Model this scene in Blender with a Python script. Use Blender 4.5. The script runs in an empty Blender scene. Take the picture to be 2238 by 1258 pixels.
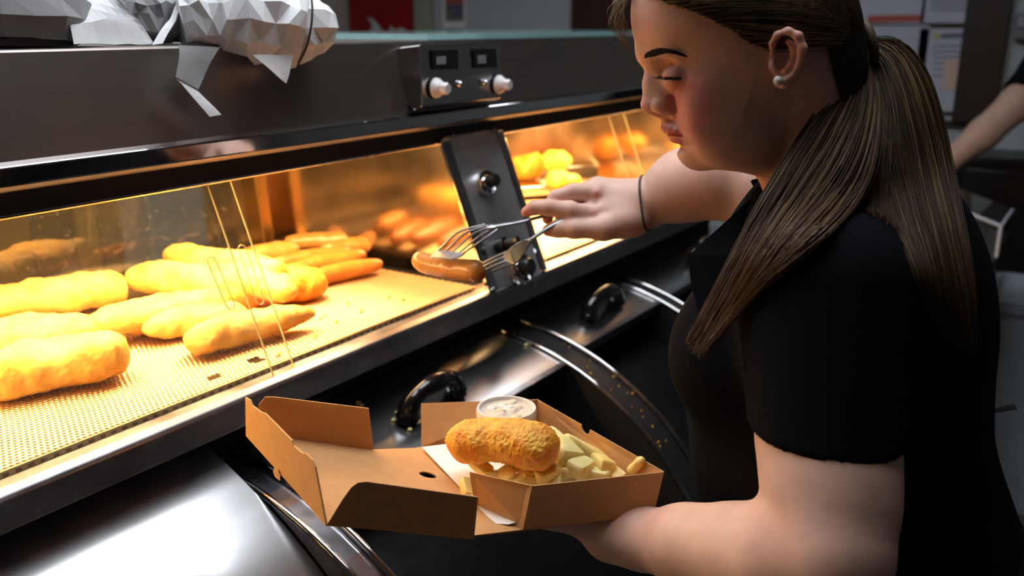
import bpy, bmesh, math, random
import numpy as np
from mathutils import Vector, noise as mnoise
from mathutils.bvhtree import BVHTree
random.seed(4); rng = np.random.default_rng(7)
scene = bpy.context.scene
col = scene.collection

# ------------------------------------------------------------------ camera
FPX = 2000.0; CX, CY = 1119.0, 629.0; H = 1.5
PITCH = math.atan((CY - 52.0) / FPX)
YAW = math.atan((2500.0 - CX) * math.cos(PITCH) / FPX)
_v = np.array([math.cos(YAW), math.sin(YAW), 0.0]); _z = np.array([0, 0, 1.0])
CF = math.cos(PITCH) * _v - math.sin(PITCH) * _z
CR = np.array([math.sin(YAW), -math.cos(YAW), 0.0])
CU = math.sin(PITCH) * _v + math.cos(PITCH) * _z
CC = np.array([0, 0, H])
cam_d = bpy.data.cameras.new('camera'); cam = bpy.data.objects.new('camera', cam_d); col.objects.link(cam)
cam_d.sensor_width = 36.0; cam_d.lens = 36.0 * FPX / 2238.0; cam_d.clip_start = 0.02
cam.location = CC; cam.rotation_euler = (math.pi / 2 - PITCH, 0, YAW - math.pi / 2)
cam_d.dof.use_dof = True; cam_d.dof.focus_distance = 0.93; cam_d.dof.aperture_fstop = 4.5
scene.camera = cam

# ------------------------------------------------------------------ world, exposure
vs = scene.view_settings
vs.view_transform = 'Standard'; vs.look = 'None'; vs.gamma = 1.0; vs.exposure = 0.0; vs.use_curve_mapping = False
world = bpy.data.worlds.new('world'); scene.world = world; world.use_nodes = True
world.node_tree.nodes['Background'].inputs[0].default_value = (0.55, 0.7, 1.0, 1)
world.node_tree.nodes['Background'].inputs[1].default_value = 0.05
LAMP_CEIL = 6.5         # radiance of the fluorescent ceiling panels
LAMP_HEAT = 28.0        # radiance of the frosted heat lamps in the hot cabinet

def ray(x, y): return CF + CR * ((x - CX) / FPX) - CU * ((y - CY) / FPX)
def at(x, y, D): return CC + ray(x, y) * D                       # point at depth D
def atX(x, y, X): d = ray(x, y); return CC + d * (X / d[0])
def atY(x, y, Y): d = ray(x, y); return CC + d * (Y / d[1])
def atZ(x, y, z): d = ray(x, y); return CC + d * ((z - H) / d[2])  # point on height z

# ------------------------------------------------------------------ materials
def rgb(r, g, b):
    f = lambda c: (c / 255 / 12.92) if c / 255 <= 0.04045 else ((c / 255 + 0.055) / 1.055) ** 2.4
    return (f(r), f(g), f(b), 1)
MATS = {}
def mat(name, c=(.5, .5, .5, 1), rough=.5, metal=0., var=0., vscale=20., bump=0., bscale=80., c2=None, spec=.5,
        sss=0., sssr=(1, .4, .25), sub=.01, coat=0., emit=None, estr=0., stretch=(1, 1, 1), rvar=0., trans=0., ior=1.45, attr=False, detail=4., aniso=0.):
    m = bpy.data.materials.new(name); m.use_nodes = True; nt = m.node_tree; N = nt.nodes; L = nt.links
    b = N['Principled BSDF']; b.inputs['Base Color'].default_value = c
    b.inputs['Roughness'].default_value = rough; b.inputs['Metallic'].default_value = metal
    b.inputs['Specular IOR Level'].default_value = spec; b.inputs['IOR'].default_value = ior
    b.inputs['Coat Weight'].default_value = coat; b.inputs['Transmission Weight'].default_value = trans
    b.inputs['Anisotropic'].default_value = aniso
    if sss: b.inputs['Subsurface Weight'].default_value = sss; b.inputs['Subsurface Radius'].default_value = sssr; b.inputs['Subsurface Scale'].default_value = sub
    if emit: b.inputs['Emission Color'].default_value = emit; b.inputs['Emission Strength'].default_value = estr
    tc = None
    def coord():
        nonlocal tc
        if tc is None:
            t = N.new('ShaderNodeTexCoord'); mp = N.new('ShaderNodeMapping'); mp.inputs['Scale'].default_value = stretch
            L.new(t.outputs['Object'], mp.inputs['Vector']); tc = mp.outputs[0]
        return tc
    src = None
    if attr:
        a = N.new('ShaderNodeAttribute'); a.attribute_name = 'Col'; src = a.outputs['Color']; L.new(src, b.inputs['Base Color'])
    if var or c2:
        n = N.new('ShaderNodeTexNoise'); n.inputs['Scale'].default_value = vscale; n.inputs['Detail'].default_value = detail; n.inputs['Roughness'].default_value = .6
        L.new(coord(), n.inputs['Vector'])
        r = N.new('ShaderNodeValToRGB'); r.color_ramp.elements[0].position = .35; r.color_ramp.elements[1].position = .65
        L.new(n.outputs['Fac'], r.inputs['Fac'])
        if attr:
            r.color_ramp.elements[0].color = (1 - var,) * 3 + (1,); r.color_ramp.elements[1].color = (1 + var,) * 3 + (1,)
            mx = N.new('ShaderNodeMix'); mx.data_type = 'RGBA'; mx.blend_type = 'MULTIPLY'; mx.inputs[0].default_value = 1
            L.new(src, mx.inputs[6]); L.new(r.outputs[0], mx.inputs[7]); L.new(mx.outputs[2], b.inputs['Base Color'])
        else:
            cc = c2 if c2 else tuple(min(1, x * (1 + var)) for x in c[:3]) + (1,)
            ca = c if c2 else tuple(x * (1 - var) for x in c[:3]) + (1,)
            r.color_ramp.elements[0].color = ca; r.color_ramp.elements[1].color = cc
            L.new(r.outputs[0], b.inputs['Base Color'])
    if rvar:
        n = N.new('ShaderNodeTexNoise'); n.inputs['Scale'].default_value = vscale * .7; n.inputs['Detail'].default_value = 5
        L.new(coord(), n.inputs['Vector']); mr = N.new('ShaderNodeMapRange')
        mr.inputs[1].default_value = .3; mr.inputs[2].default_value = .7; mr.inputs[3].default_value = max(0, rough - rvar); mr.inputs[4].default_value = rough + rvar
        L.new(n.outputs['Fac'], mr.inputs[0]); L.new(mr.outputs[0], b.inputs['Roughness'])
    if bump:
        n = N.new('ShaderNodeTexNoise'); n.inputs['Scale'].default_value = bscale; n.inputs['Detail'].default_value = 5
        L.new(coord(), n.inputs['Vector'])
        bp = N.new('ShaderNodeBump'); bp.inputs['Strength'].default_value = bump; bp.inputs['Distance'].default_value = .004
        L.new(n.outputs['Fac'], bp.inputs['Height']); L.new(bp.outputs[0], b.inputs['Normal'])
    MATS[name] = m
    return m
def glass_mat(name, tint=(.96, .98, .97, 1), dust=.03, ior=1.45):
    m = bpy.data.materials.new(name); m.use_nodes = True; nt = m.node_tree; N = nt.nodes; L = nt.links
    N.clear(); out = N.new('ShaderNodeOutputMaterial')
    tr = N.new('ShaderNodeBsdfTransparent'); tr.inputs[0].default_value = tint
    gl = N.new('ShaderNodeBsdfGlossy'); gl.inputs['Roughness'].default_value = .02
    fr = N.new('ShaderNodeFresnel'); fr.inputs['IOR'].default_value = ior
    ge = N.new('ShaderNodeNewGeometry'); sb = N.new('ShaderNodeMath'); sb.operation = 'SUBTRACT'; sb.use_clamp = True
    L.new(fr.outputs[0], sb.inputs[0]); L.new(ge.outputs['Backfacing'], sb.inputs[1])
    mx = N.new('ShaderNodeMixShader'); L.new(sb.outputs[0], mx.inputs[0]); L.new(tr.outputs[0], mx.inputs[1]); L.new(gl.outputs[0], mx.inputs[2])
    df = N.new('ShaderNodeBsdfDiffuse'); df.inputs[0].default_value = (.8, .78, .7, 1)
    t = N.new('ShaderNodeTexCoord'); n = N.new('ShaderNodeTexNoise'); n.inputs['Scale'].default_value = 160; n.inputs['Detail'].default_value = 2
    L.new(t.outputs['Object'], n.inputs['Vector']); r = N.new('ShaderNodeMapRange')
    r.inputs[1].default_value = .66; r.inputs[2].default_value = .8; r.inputs[3].default_value = dust * .3; r.inputs[4].default_value = dust * 6
    L.new(n.outputs['Fac'], r.inputs[0])
    m2 = N.new('ShaderNodeMixShader'); L.new(r.outputs[0], m2.inputs[0]); L.new(mx.outputs[0], m2.inputs[1]); L.new(df.outputs[0], m2.inputs[2])
    L.new(m2.outputs[0], out.inputs[0]); MATS[name] = m; return m

mat('steel', (.50, .49, .48, 1), .22, 1, var=.08, vscale=6, rvar=.08, stretch=(1, 8, 8))
mat('hood_steel', (.36, .315, .295, 1), .38, 1, var=.04, vscale=5, stretch=(1, 6, 60))
mat('chrome', (.62, .62, .64, 1), .07, 1, rvar=.03, vscale=30)
mat('dark_chrome', (.52, .52, .58, 1), .2, 1, rvar=.08, vscale=25, var=.12)
mat('lid_steel', (.66, .66, .68, 1), .23, 1, rvar=.03, vscale=10, var=.03, stretch=(1, 3, 3))
mat('warm_steel', (.62, .52, .40, 1), .16, 1, rvar=.08, vscale=9, var=.1)
mat('post_steel', (.80, .81, .85, 1), .46, 1, rvar=.08, vscale=18, var=.08)
mat('rail_steel', (.36, .35, .38, 1), .36, 1, rvar=.08, vscale=25, var=.12)
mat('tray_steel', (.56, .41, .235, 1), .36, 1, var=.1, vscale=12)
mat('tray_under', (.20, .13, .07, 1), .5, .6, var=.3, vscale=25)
mat('pan_black', (.012, .012, .014, 1), .35, .3, rvar=.1, vscale=12)
mat('shade_black', (.01, .01, .012, 1), .6)  # near black standing for shade and dark reflections
mat('bakelite', (.008, .008, .009, 1), .12, 0, coat=.5, rvar=.04, vscale=40)
mat('white_plastic', (.78, .77, .80, 1), .32, 0, var=.03, vscale=40)
mat('grey_screen', (.30, .29, .34, 1), .3)
mat('black_plastic', (.012, .013, .014, 1), .3, rvar=.05)
mat('rubber', (.02, .02, .02, 1), .6)
glass_mat('pane_glass', dust=.03)
glass_mat('back_glass', (.9, .86, .78, 1), dust=.05, ior=2.0)
glass_mat('clear_acrylic', (.9, .93, .97, 1), dust=.05)
mat('shelf_glass', (.55, .85, .86, 1), .06, 0, trans=.5, ior=1.5)
mat('glass_edge', (.85, .72, .40, 1), .2, 0, trans=.4)
mat('heat_tube', (1, .5, .2, 1), .4, emit=(1, .62, .27, 1), estr=LAMP_HEAT)
mat('ceiling_glow', (.9, .95, 1, 1), .4, emit=(.92, .96, 1, 1), estr=LAMP_CEIL)
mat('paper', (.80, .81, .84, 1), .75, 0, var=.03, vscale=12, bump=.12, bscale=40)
mat('shaded_paper', (.30, .30, .31, 1), .7, 0, var=.1, vscale=12, bump=.15, bscale=40)  # darker copy of the white paper, shading put into its colour
mat('sheet_paper', (.80, .78, .78, 1), .7, 0, var=.02)
mat('kraft', (.52, .275, .11, 1), .75, 0, var=.06, vscale=60, bump=.06, bscale=200)
mat('batter', (.98, .52, .06, 1), .42, 0, c2=(.84, .25, .02, 1), vscale=55, bump=.6, bscale=260, sss=.15, sub=.006)
mat('pale_batter', (.88, .58, .17, 1), .5, 0, c2=(.80, .38, .06, 1), vscale=24, bump=.5, bscale=120, sss=.15, sub=.006)
mat('sausage', (.40, .16, .035, 1), .28, 0, c2=(.52, .25, .06, 1), vscale=22, bump=.25, bscale=90, coat=.1)
mat('brown_sausage', (.42, .12, .02, 1), .3, 0, c2=(.56, .2, .035, 1), vscale=26, bump=.3, bscale=100, coat=.2)
mat('chip', (.95, .66, .17, 1), .45, 0, c2=(.96, .77, .34, 1), vscale=60, bump=.2, bscale=120, sss=.3, sub=.004)
mat('chip_green', (.84, .70, .24, 1), .45, 0, c2=(.88, .78, .38, 1), vscale=60, bump=.2, bscale=120, sss=.3, sub=.004)
mat('crumb', (.8, .42, .06, 1), .6, 0, var=.3, vscale=60)
mat('cup_plastic', (.80, .78, .77, 1), .25, 0, trans=.15)
mat('sauce', (.60, .50, .38, 1), .4, 0, c2=(.72, .64, .54, 1), vscale=90)
mat('tong_steel', (.34, .35, .37, 1), .38, 1, var=.15, vscale=60, rvar=.1)
mat('black_cloth', (.0045, .005, .0068, 1), .9, 0, bump=.2, bscale=400, spec=.08)
mat('apron_cloth', (.010, .010, .010, 1), .8, 0, bump=.2, bscale=300, spec=.3)
mat('skin', (.6, .35, .26, 1), .5, 0, attr=True, var=.05, vscale=60, sss=.25, sub=.012, bump=.04, bscale=500, spec=.4)
mat('hair', (.05, .03, .02, 1), .46, 0, attr=True, spec=.28)
mat('hair_base', (.026, .017, .010, 1), .75, 0, bump=.3, bscale=150, spec=.2)
mat('brow', (.040, .020, .013, 1), .6)
mat('lash', (.006, .004, .004, 1), .5)
mat('eye_white', (.62, .56, .54, 1), .12)
mat('iris', (.05, .03, .02, 1), .08)
mat('pearl', (.85, .82, .78, 1), .12, 0, coat=.6)
mat('hair_tie', (.10, .07, .035, 1), .6)
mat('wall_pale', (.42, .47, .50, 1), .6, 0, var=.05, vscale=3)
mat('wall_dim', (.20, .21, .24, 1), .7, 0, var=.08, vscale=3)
mat('wall_beige', (.36, .36, .28, 1), .7, 0, var=.05)
mat('brick', (.34, .10, .07, 1), .8, 0, c2=(.44, .20, .16, 1), vscale=30)
mat('mortar', (.55, .52, .48, 1), .9, 0, var=.1)
mat('red_sign', (.30, .008, .012, 1), .4)
mat('sign_white', (.55, .70, .72, 1), .5)
mat('dark_wood', (.035, .010, .008, 1), .5, 0, var=.2)
mat('frame_black', (.008, .008, .009, 1), .35)
mat('notice_paper', (.46, .48, .58, 1), .7, 0, var=.03, vscale=5)
mat('notice_red', (.38, .08, .06, 1), .6)
mat('notice_ink', (.12, .12, .17, 1), .6)
mat('notice_orange', (.60, .44, .36, 1), .6)
mat('notice_yellow', (.42, .42, .12, 1), .6)
mat('poster_blue', (.05, .08, .20, 1), .5, 0, c2=(.25, .22, .14, 1), vscale=18)
mat('bin_plastic', (.40, .45, .50, 1), .45, 0, var=.04)
mat('floor_tile', (.10, .09, .085, 1), .4, 0, var=.2, vscale=5)
mat('ceiling_white', (.6, .6, .6, 1), .8)
mat('amber_glow', (.66, .30, .06, 1), .5, 0, c2=(.45, .18, .04, 1), vscale=3)  # amber tones carry the reflected glow of the lit cabinet
mat('amber_glow_dark', (.32, .17, .06, 1), .5, 0, var=.25, vscale=4)
mat('amber_glow_light', (.78, .42, .11, 1), .5, 0, var=.2, vscale=4)
mat('pillar_pale', (.50, .58, .62, 1), .5, 0, var=.03)
mat('brass_post', (.50, .33, .13, 1), .25, 1)
mat('band', (.06, .03, .02, 1), .6)
mat('rubber_band', (.03, .025, .02, 1), .6)

# ------------------------------------------------------------------ mesh helpers
WLOC = {}
def mk(name, V, Fs, m, parent=None, smooth=False, colr=None, bevel=0., solid=0., sub=0):
    V = np.asarray(V, float); lo, hi = V.min(0), V.max(0)
    base = np.array([(lo[0] + hi[0]) / 2, (lo[1] + hi[1]) / 2, lo[2]])
    me = bpy.data.meshes.new(name)
    if isinstance(Fs, np.ndarray):
        n = len(Fs); k = Fs.shape[1]
        me.vertices.add(len(V)); me.vertices.foreach_set('co', (V - base).astype(np.float32).ravel())
        me.loops.add(n * k); me.loops.foreach_set('vertex_index', Fs.astype(np.int32).ravel())
        me.polygons.add(n); me.polygons.foreach_set('loop_start', np.arange(0, n * k, k, dtype=np.int32))
        me.update(calc_edges=True); me.validate()
    else:
        me.from_pydata((V - base).tolist(), [], [list(map(int, f)) for f in Fs]); me.update()
        bm = bmesh.new(); bm.from_mesh(me); bmesh.ops.recalc_face_normals(bm, faces=bm.faces); bm.to_mesh(me); bm.free()
    me.materials.append(MATS[m] if isinstance(m, str) else m)
    if smooth:
        me.polygons.foreach_set('use_smooth', [True] * len(me.polygons))
        if not isinstance(Fs, np.ndarray): me.set_sharp_from_angle(angle=math.radians(48))
    if colr is not None:
        a = me.color_attributes.new('Col', 'FLOAT_COLOR', 'POINT')
        a.data.foreach_set('color', np.concatenate([colr, np.ones((len(colr), 1))], 1).astype(np.float32).ravel())
    o = bpy.data.objects.new(name, me); col.objects.link(o)
    WLOC[o.name] = base
    if parent is not None:
        o.parent = parent; o.location = base - WLOC[parent.name]
    else: o.location = base
    if bevel:
        b = o.modifiers.new('bevel', 'BEVEL'); b.width = bevel; b.segments = 2; b.limit_method = 'ANGLE'; b.angle_limit = .6
    if sub:
        s_ = o.modifiers.new('sub', 'SUBSURF'); s_.levels = s_.render_levels = sub
    return o
def thing(name, loc):
    o = bpy.data.objects.new(name, None); col.objects.link(o); o.location = loc; WLOC[o.name] = np.array(loc, float)
    o.empty_display_size = .05; return o
def tag(o, label=None, cat=None, group=None, kind=None):
    if label: o['label'] = label
    if cat: o['category'] = cat
    if group: o['group'] = group
    if kind: o['kind'] = kind
    return o
class MB:
    def __init__(s): s.V = []; s.F = []; s.n = 0
    def add(s, V, F):
        V = np.asarray(V, float); s.V.append(V); s.F += [[i + s.n for i in f] for f in F]; s.n += len(V); return s
    def box(s, a, b):
        a, b = np.minimum(a, b), np.maximum(a, b)
        V = [(x, y, z) for x in (a[0], b[0]) for y in (a[1], b[1]) for z in (a[2], b[2])]
        return s.add(V, [(0, 1, 3, 2), (4, 6, 7, 5), (0, 4, 5, 1), (2, 3, 7, 6), (0, 2, 6, 4), (1, 5, 7, 3)])
    def exx(s, prof, x0, x1):                     # closed (y,z) outline pushed along x
        n = len(prof); V = [(x0, y, z) for y, z in prof] + [(x1, y, z) for y, z in prof]
        return s.add(V, [(i, (i + 1) % n, n + (i + 1) % n, n + i) for i in range(n)] + [tuple(range(n))[::-1], tuple(range(n, 2 * n))])
    def panel(s, P, t, nrm=None):                 # flat outline with thickness
        P = np.asarray(P, float); n = len(P)
        if nrm is None:
            nrm = np.zeros(3)
            for i in range(n): nrm += np.cross(P[i] - P[0], P[(i + 1) % n] - P[0])
        nrm = np.asarray(nrm, float) / np.linalg.norm(nrm)
        V = np.concatenate([P, P + nrm * t])
        return s.add(V, [tuple(range(n))[::-1], tuple(range(n, 2 * n))] + [(i, (i + 1) % n, n + (i + 1) % n, n + i) for i in range(n)])
    def tube(s, path, rad, seg=8, cap=True, flat=1.0, upv=None):
        P = np.asarray(path, float); n = len(P); rad = np.broadcast_to(np.asarray(rad, float), (n,))
        T = np.gradient(P, axis=0); T /= np.linalg.norm(T, axis=1)[:, None] + 1e-12
        up = np.array([0, 0, 1.]) if upv is None else np.asarray(upv, float)
        if abs(T[0] @ up) > .95: up = np.array([1., 0, 0])
        A = np.cross(T, up); A /= np.linalg.norm(A, axis=1)[:, None] + 1e-9; B = np.cross(A, T)
        th = np.arange(seg) * 2 * np.pi / seg
        V = P[:, None] + rad[:, None, None] * (np.cos(th)[None, :, None] * A[:, None] + flat * np.sin(th)[None, :, None] * B[:, None])
        F = [(i * seg + j, i * seg + (j + 1) % seg, (i + 1) * seg + (j + 1) % seg, (i + 1) * seg + j) for i in range(n - 1) for j in range(seg)]
        if cap: F += [tuple(range(seg))[::-1], tuple((n - 1) * seg + j for j in range(seg))]
        return s.add(V.reshape(-1, 3), F)
    def revolve(s, prof, c, ax=(0, 0, 1), seg=24):  # prof: (radius, height along ax)
        ax = np.asarray(ax, float) / np.linalg.norm(ax); t = np.array([1., 0, 0]) if abs(ax[0]) < .9 else np.array([0, 1., 0])
        A = np.cross(ax, t); A /= np.linalg.norm(A); B = np.cross(ax, A); th = np.arange(seg) * 2 * np.pi / seg
        ring = np.cos(th)[:, None] * A + np.sin(th)[:, None] * B; V = []; F = []
        for r, h in prof: V += list(np.asarray(c) + ring * r + ax * h)
        n = len(prof)
        F = [(i * seg + j, i * seg + (j + 1) % seg, (i + 1) * seg + (j + 1) % seg, (i + 1) * seg + j) for i in range(n - 1) for j in range(seg)]
        F += [tuple(range(seg))[::-1], tuple((n - 1) * seg + j for j in range(seg))]
        return s.add(V, F)
    def build(s, name, m, parent=None, **k): return mk(name, np.concatenate(s.V), s.F, m, parent, **k)
def spline(P, n):                                  # Catmull-Rom through points
    P = np.asarray(P, float); Q = np.concatenate([[2 * P[0] - P[1]], P, [2 * P[-1] - P[-2]]]); k = len(P) - 1
    t = np.linspace(0, k - 1e-9, n); i = t.astype(int); f = (t - i)[:, None]
    a, b, c, d = Q[i], Q[i + 1], Q[i + 2], Q[i + 3]
    return .5 * (2 * b + (c - a) * f + (2 * a - 5 * b + 4 * c - d) * f ** 2 + (3 * b - a - 3 * c + d) * f ** 3)

# ------------------------------------------------------------------ implicit surfaces
def smin(a, b, k): h = np.clip(.5 + .5 * (b - a) / k, 0, 1); return b + (a - b) * h - k * h * (1 - h)
def smax(a, b, k): return -smin(-a, -b, k)
class Field:
    """distance field on an axis-aligned grid in a local frame (origin O, axes A)"""
    def __init__(s, lo, hi, h, O=(0, 0, 0), A=np.eye(3)):
        s.lo = np.array(lo, float); s.h = h; s.n = np.ceil((np.array(hi) - s.lo) / h).astype(int) + 1
        s.F = np.full(s.n, 1.0, np.float32); s.O = np.array(O, float); s.A = np.array(A, float); s.mirror = False
    def sl(s, lo, hi):
        a = np.clip(np.floor((lo - s.lo) / s.h).astype(int), 0, s.n - 1); b = np.clip(np.ceil((hi - s.lo) / s.h).astype(int) + 1, 1, s.n)
        S = tuple(slice(i, j) for i, j in zip(a, b))
        G = [((np.arange(i, j) * s.h + l).astype(np.float32)).reshape([-1 if q == k else 1 for q in range(3)]) for k, (i, j, l) in enumerate(zip(a, b, s.lo))]
        return S, G
    def op(s, fn, lo, hi, k, mode='add', margin=.03):
        lo = np.array(lo, float) - margin; hi = np.array(hi, float) + margin
        if s.mirror and hi[2] > 0: lo[2] = -hi[2]
        S, (X, Y, Z) = s.sl(lo, hi)
        if 0 in s.F[S].shape: return
        if s.mirror: Z = np.abs(Z)
        d = fn(X, Y, Z).astype(np.float32); f = s.F[S]
        s.F[S] = smin(f, d, k) if mode == 'add' else smax(f, -d, k)
    def cone(s, a, b, ra, rb, k=.01, mode='add', sc=(1, 1, 1)):
        a = np.array(a, float); b = np.array(b, float); ab = b - a; L2 = ab @ ab + 1e-12; m = max(ra, rb)
        def fn(X, Y, Z):
            px, py, pz = X - a[0], Y - a[1], Z - a[2]
            t = np.clip((px * ab[0] + py * ab[1] + pz * ab[2]) / L2, 0, 1)
            return np.sqrt(((px - t * ab[0]) * sc[0]) ** 2 + ((py - t * ab[1]) * sc[1]) ** 2 + ((pz - t * ab[2]) * sc[2]) ** 2) - (ra + (rb - ra) * t)
        mm = m / min(sc); s.op(fn, np.minimum(a, b) - mm, np.maximum(a, b) + mm, k, mode)
    def chain(s, P, R, k=.01, mode='add', sc=(1, 1, 1)):
        for i in range(len(P) - 1): s.cone(P[i], P[i + 1], R[i], R[i + 1], k, mode, sc)
    def ell(s, c, r, k=.01, mode='add', M=None):
        c = np.array(c, float); r = np.array(r, float); mr = r.min(); M = np.eye(3) if M is None else np.array(M, float)
        def fn(X, Y, Z):
            x, y, z = X - c[0], Y - c[1], Z - c[2]
            q = [(M[i][0] * x + M[i][1] * y + M[i][2] * z) / r[i] for i in range(3)]
            k0 = np.sqrt(q[0] ** 2 + q[1] ** 2 + q[2] ** 2); k1 = np.sqrt((q[0] / r[0]) ** 2 + (q[1] / r[1]) ** 2 + (q[2] / r[2]) ** 2)
            return k0 * (k0 - 1) / (k1 + 1e-9)
        s.op(fn, c - r.max(), c + r.max(), k, mode)
    def mesh(s):
        F = s.F; n = F.shape; neg = F < 0
        cnt = np.zeros(tuple(i - 1 for i in n), np.int8)
        for dx in (0, 1):
            for dy in (0, 1):
                for dz in (0, 1): cnt += neg[dx:n[0] - 1 + dx, dy:n[1] - 1 + dy, dz:n[2] - 1 + dz]
        act = np.argwhere((cnt > 0) & (cnt < 8)); idx = np.full(cnt.shape, -1, np.int32); idx[tuple(act.T)] = np.arange(len(act))
        cor = [(dx, dy, dz) for dx in (0, 1) for dy in (0, 1) for dz in (0, 1)]
        val = np.stack([F[act[:, 0] + c[0], act[:, 1] + c[1], act[:, 2] + c[2]] for c in cor], 1)
        acc = np.zeros((len(act), 3)); w = np.zeros(len(act))
        for i in range(8):
            for j in range(i + 1, 8):
                ci, cj = np.array(cor[i]), np.array(cor[j])
                if np.abs(ci - cj).sum() != 1: continue
                a, b = val[:, i], val[:, j]; m_ = (a < 0) != (b < 0); t = np.where(m_, a / np.where(m_, a - b, 1), 0)
                acc += np.where(m_[:, None], ci + t[:, None] * (cj - ci), 0); w += m_
        V = (act + acc / w[:, None]) * s.h + s.lo
        Q = []
        for ax in range(3):
            a_, b_ = [q for q in range(3) if q != ax]
            s0 = [slice(None)] * 3; s1 = [slice(None)] * 3; s0[ax] = slice(0, -1); s1[ax] = slice(1, None)
            for q in (a_, b_): s0[q] = slice(1, -1); s1[q] = slice(1, -1)
            A0, A1 = neg[tuple(s0)], neg[tuple(s1)]; e = np.argwhere(A0 != A1); inside = A0[tuple(e.T)]
            g = e.copy(); g[:, a_] += 1; g[:, b_] += 1
            def cell(da, db): c = g.copy(); c[:, a_] += da; c[:, b_] += db; return idx[tuple(c.T)]
            q = np.stack([cell(-1, -1), cell(0, -1), cell(0, 0), cell(-1, 0)], 1)
            flip = inside if ax != 1 else ~inside
            q[~flip] = q[~flip][:, ::-1]; Q.append(q)
        Q = np.concatenate(Q); Q = Q[(Q >= 0).all(1)]
        s.Vl = V
        W = s.O + V @ s.A
        if np.linalg.det(s.A) < 0: Q = Q[:, ::-1]
        return W, Q

# ================================================================== room
def struct(name, mb, m, parent=None, **k):
    o = mb.build(name, m, parent, **k)
    if parent is None: o['kind'] = 'structure'
    return o
XF, YB = 4.0, 3.9
struct('floor', MB().box((-2.6, -2.6, -.1), (4.3, 4.2, 0)), 'floor_tile')
struct('ceiling', MB().box((-2.6, -2.6, 2.7), (4.3, 4.2, 2.8)), 'ceiling_white')
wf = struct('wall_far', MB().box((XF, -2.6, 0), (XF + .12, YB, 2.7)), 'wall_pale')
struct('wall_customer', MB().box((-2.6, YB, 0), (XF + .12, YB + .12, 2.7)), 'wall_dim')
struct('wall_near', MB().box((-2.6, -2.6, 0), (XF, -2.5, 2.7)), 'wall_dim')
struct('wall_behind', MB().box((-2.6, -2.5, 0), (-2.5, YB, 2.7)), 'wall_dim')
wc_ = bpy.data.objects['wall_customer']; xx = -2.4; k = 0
while xx < XF - .25:                                  # added boards along the customer wall, cabinet glow put into their amber
    w_ = .16 + .05 * math.sin(k * 2.1); m_ = ('amber_glow', 'amber_glow_dark', 'amber_glow_light')[(k * 7 + k // 3) % 3]
    MB().box((xx, YB - .02 - .008 * (k % 2), .08), (xx + w_ - .012, YB - .001, 1.22)).build('glow_board', m_, wc_, bevel=.003); xx += w_; k += 1
pa, pb = atY(322, 500, YB - .4)[0], atY(448, 500, YB - .4)[0]
struct('trim_2', MB().box((pa, YB - .42, 0), (pb, YB - .40 + .2, 2.7)), 'pillar_pale', bevel=.01)
def onfar(x, y, off=0.): return atX(x, y, XF - off)
def far_rect(u0, v0, u1, v1, off, t):          # upright slab on the far wall, spanned by two photo corners
    a, b = onfar(u0, v0, off), onfar(u1, v1, off)
    y0, y1 = sorted((a[1], b[1])); z0, z1 = sorted((a[2], b[2]))
    return MB().box((XF - off - t, y0, z0), (XF - off, y1, z1))
# dark door in the far wall
dy0, dy1 = onfar(1400, 20)[1] - .25, onfar(1255, 20)[1]
d1 = struct('door_1', MB().box((XF - .03, dy0, 0), (XF - .004, dy1, 2.05)), 'dark_wood')
MB().box((XF - .045, dy0 + .06, .2), (XF - .03, dy1 - .06, 1.0)).build('door_panel', 'dark_wood', d1, bevel=.004)
MB().box((XF - .045, dy0 + .06, 1.1), (XF - .03, dy1 - .06, 1.95)).build('door_panel', 'dark_wood', d1, bevel=.004)
struct('trim_1', MB().box((XF - .04, onfar(950, 20)[1], 0), (XF - .003, onfar(914, 20)[1], 2.7)), 'wall_beige', bevel=.004)
# brick return beside the red sign
pier = struct('wall_pier', MB().box((XF - .2, onfar(764, 20)[1] - .02, 0), (XF, YB, 2.7)), 'mortar')
pier_y0, pier_y1 = onfar(764, 20)[1] - .02, YB
bw = (pier_y1 - pier_y0 - .02) / 2
mesh0 = None
for r in range(0, 16):
    for c in range(2):
        sh = .5 * bw if r % 2 else 0
        y0 = pier_y0 + .005 + c * (bw + .01) + sh; y1 = min(y0 + bw, YB - .004)
        if y1 - y0 < .02: continue
        z0 = 1.22 + r * .075
        MB().box((XF - .212, y0, z0), (XF - .2, y1, z0 + .063)).build('brick', 'brick', pier)
# red sign with white shapes
sg = far_rect(768, -140, 912, 86, .0, .05).build('wall_sign', 'red_sign', bevel=.004)
tag(sg, 'dark red wall sign with pale white shapes at its lower edge', 'sign')
def far_poly(name, pts, m, par, off=.052, t=.003):
    P = [onfar(x, y, off) for x, y in pts]; return MB().panel(P, t, (-1, 0, 0)).build(name, m, par)
far_poly('printed_shape', [(803, 38), (815, 42), (828, 55), (838, 72), (840, 80), (806, 80), (810, 66), (816, 60), (812, 48)], 'sign_white', sg)
far_poly('printed_shape', [(853, 56), (866, 66), (878, 60), (888, 66), (902, 80), (854, 80)], 'sign_white', sg)
ps = far_rect(968, -60, 1018, 62, .0, .012).build('poster', 'sheet_paper')
tag(ps, 'small white framed poster with blue picture on the pale far wall', 'poster')
far_poly('picture', [(974, 10), (1013, 10), (1013, 46), (974, 46)], 'poster_blue', ps, .0125, .002)
far_poly('heading', [(974, -4), (1013, -4), (1013, 9), (974, 9)], 'notice_red', ps, .0125, .002)
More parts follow.
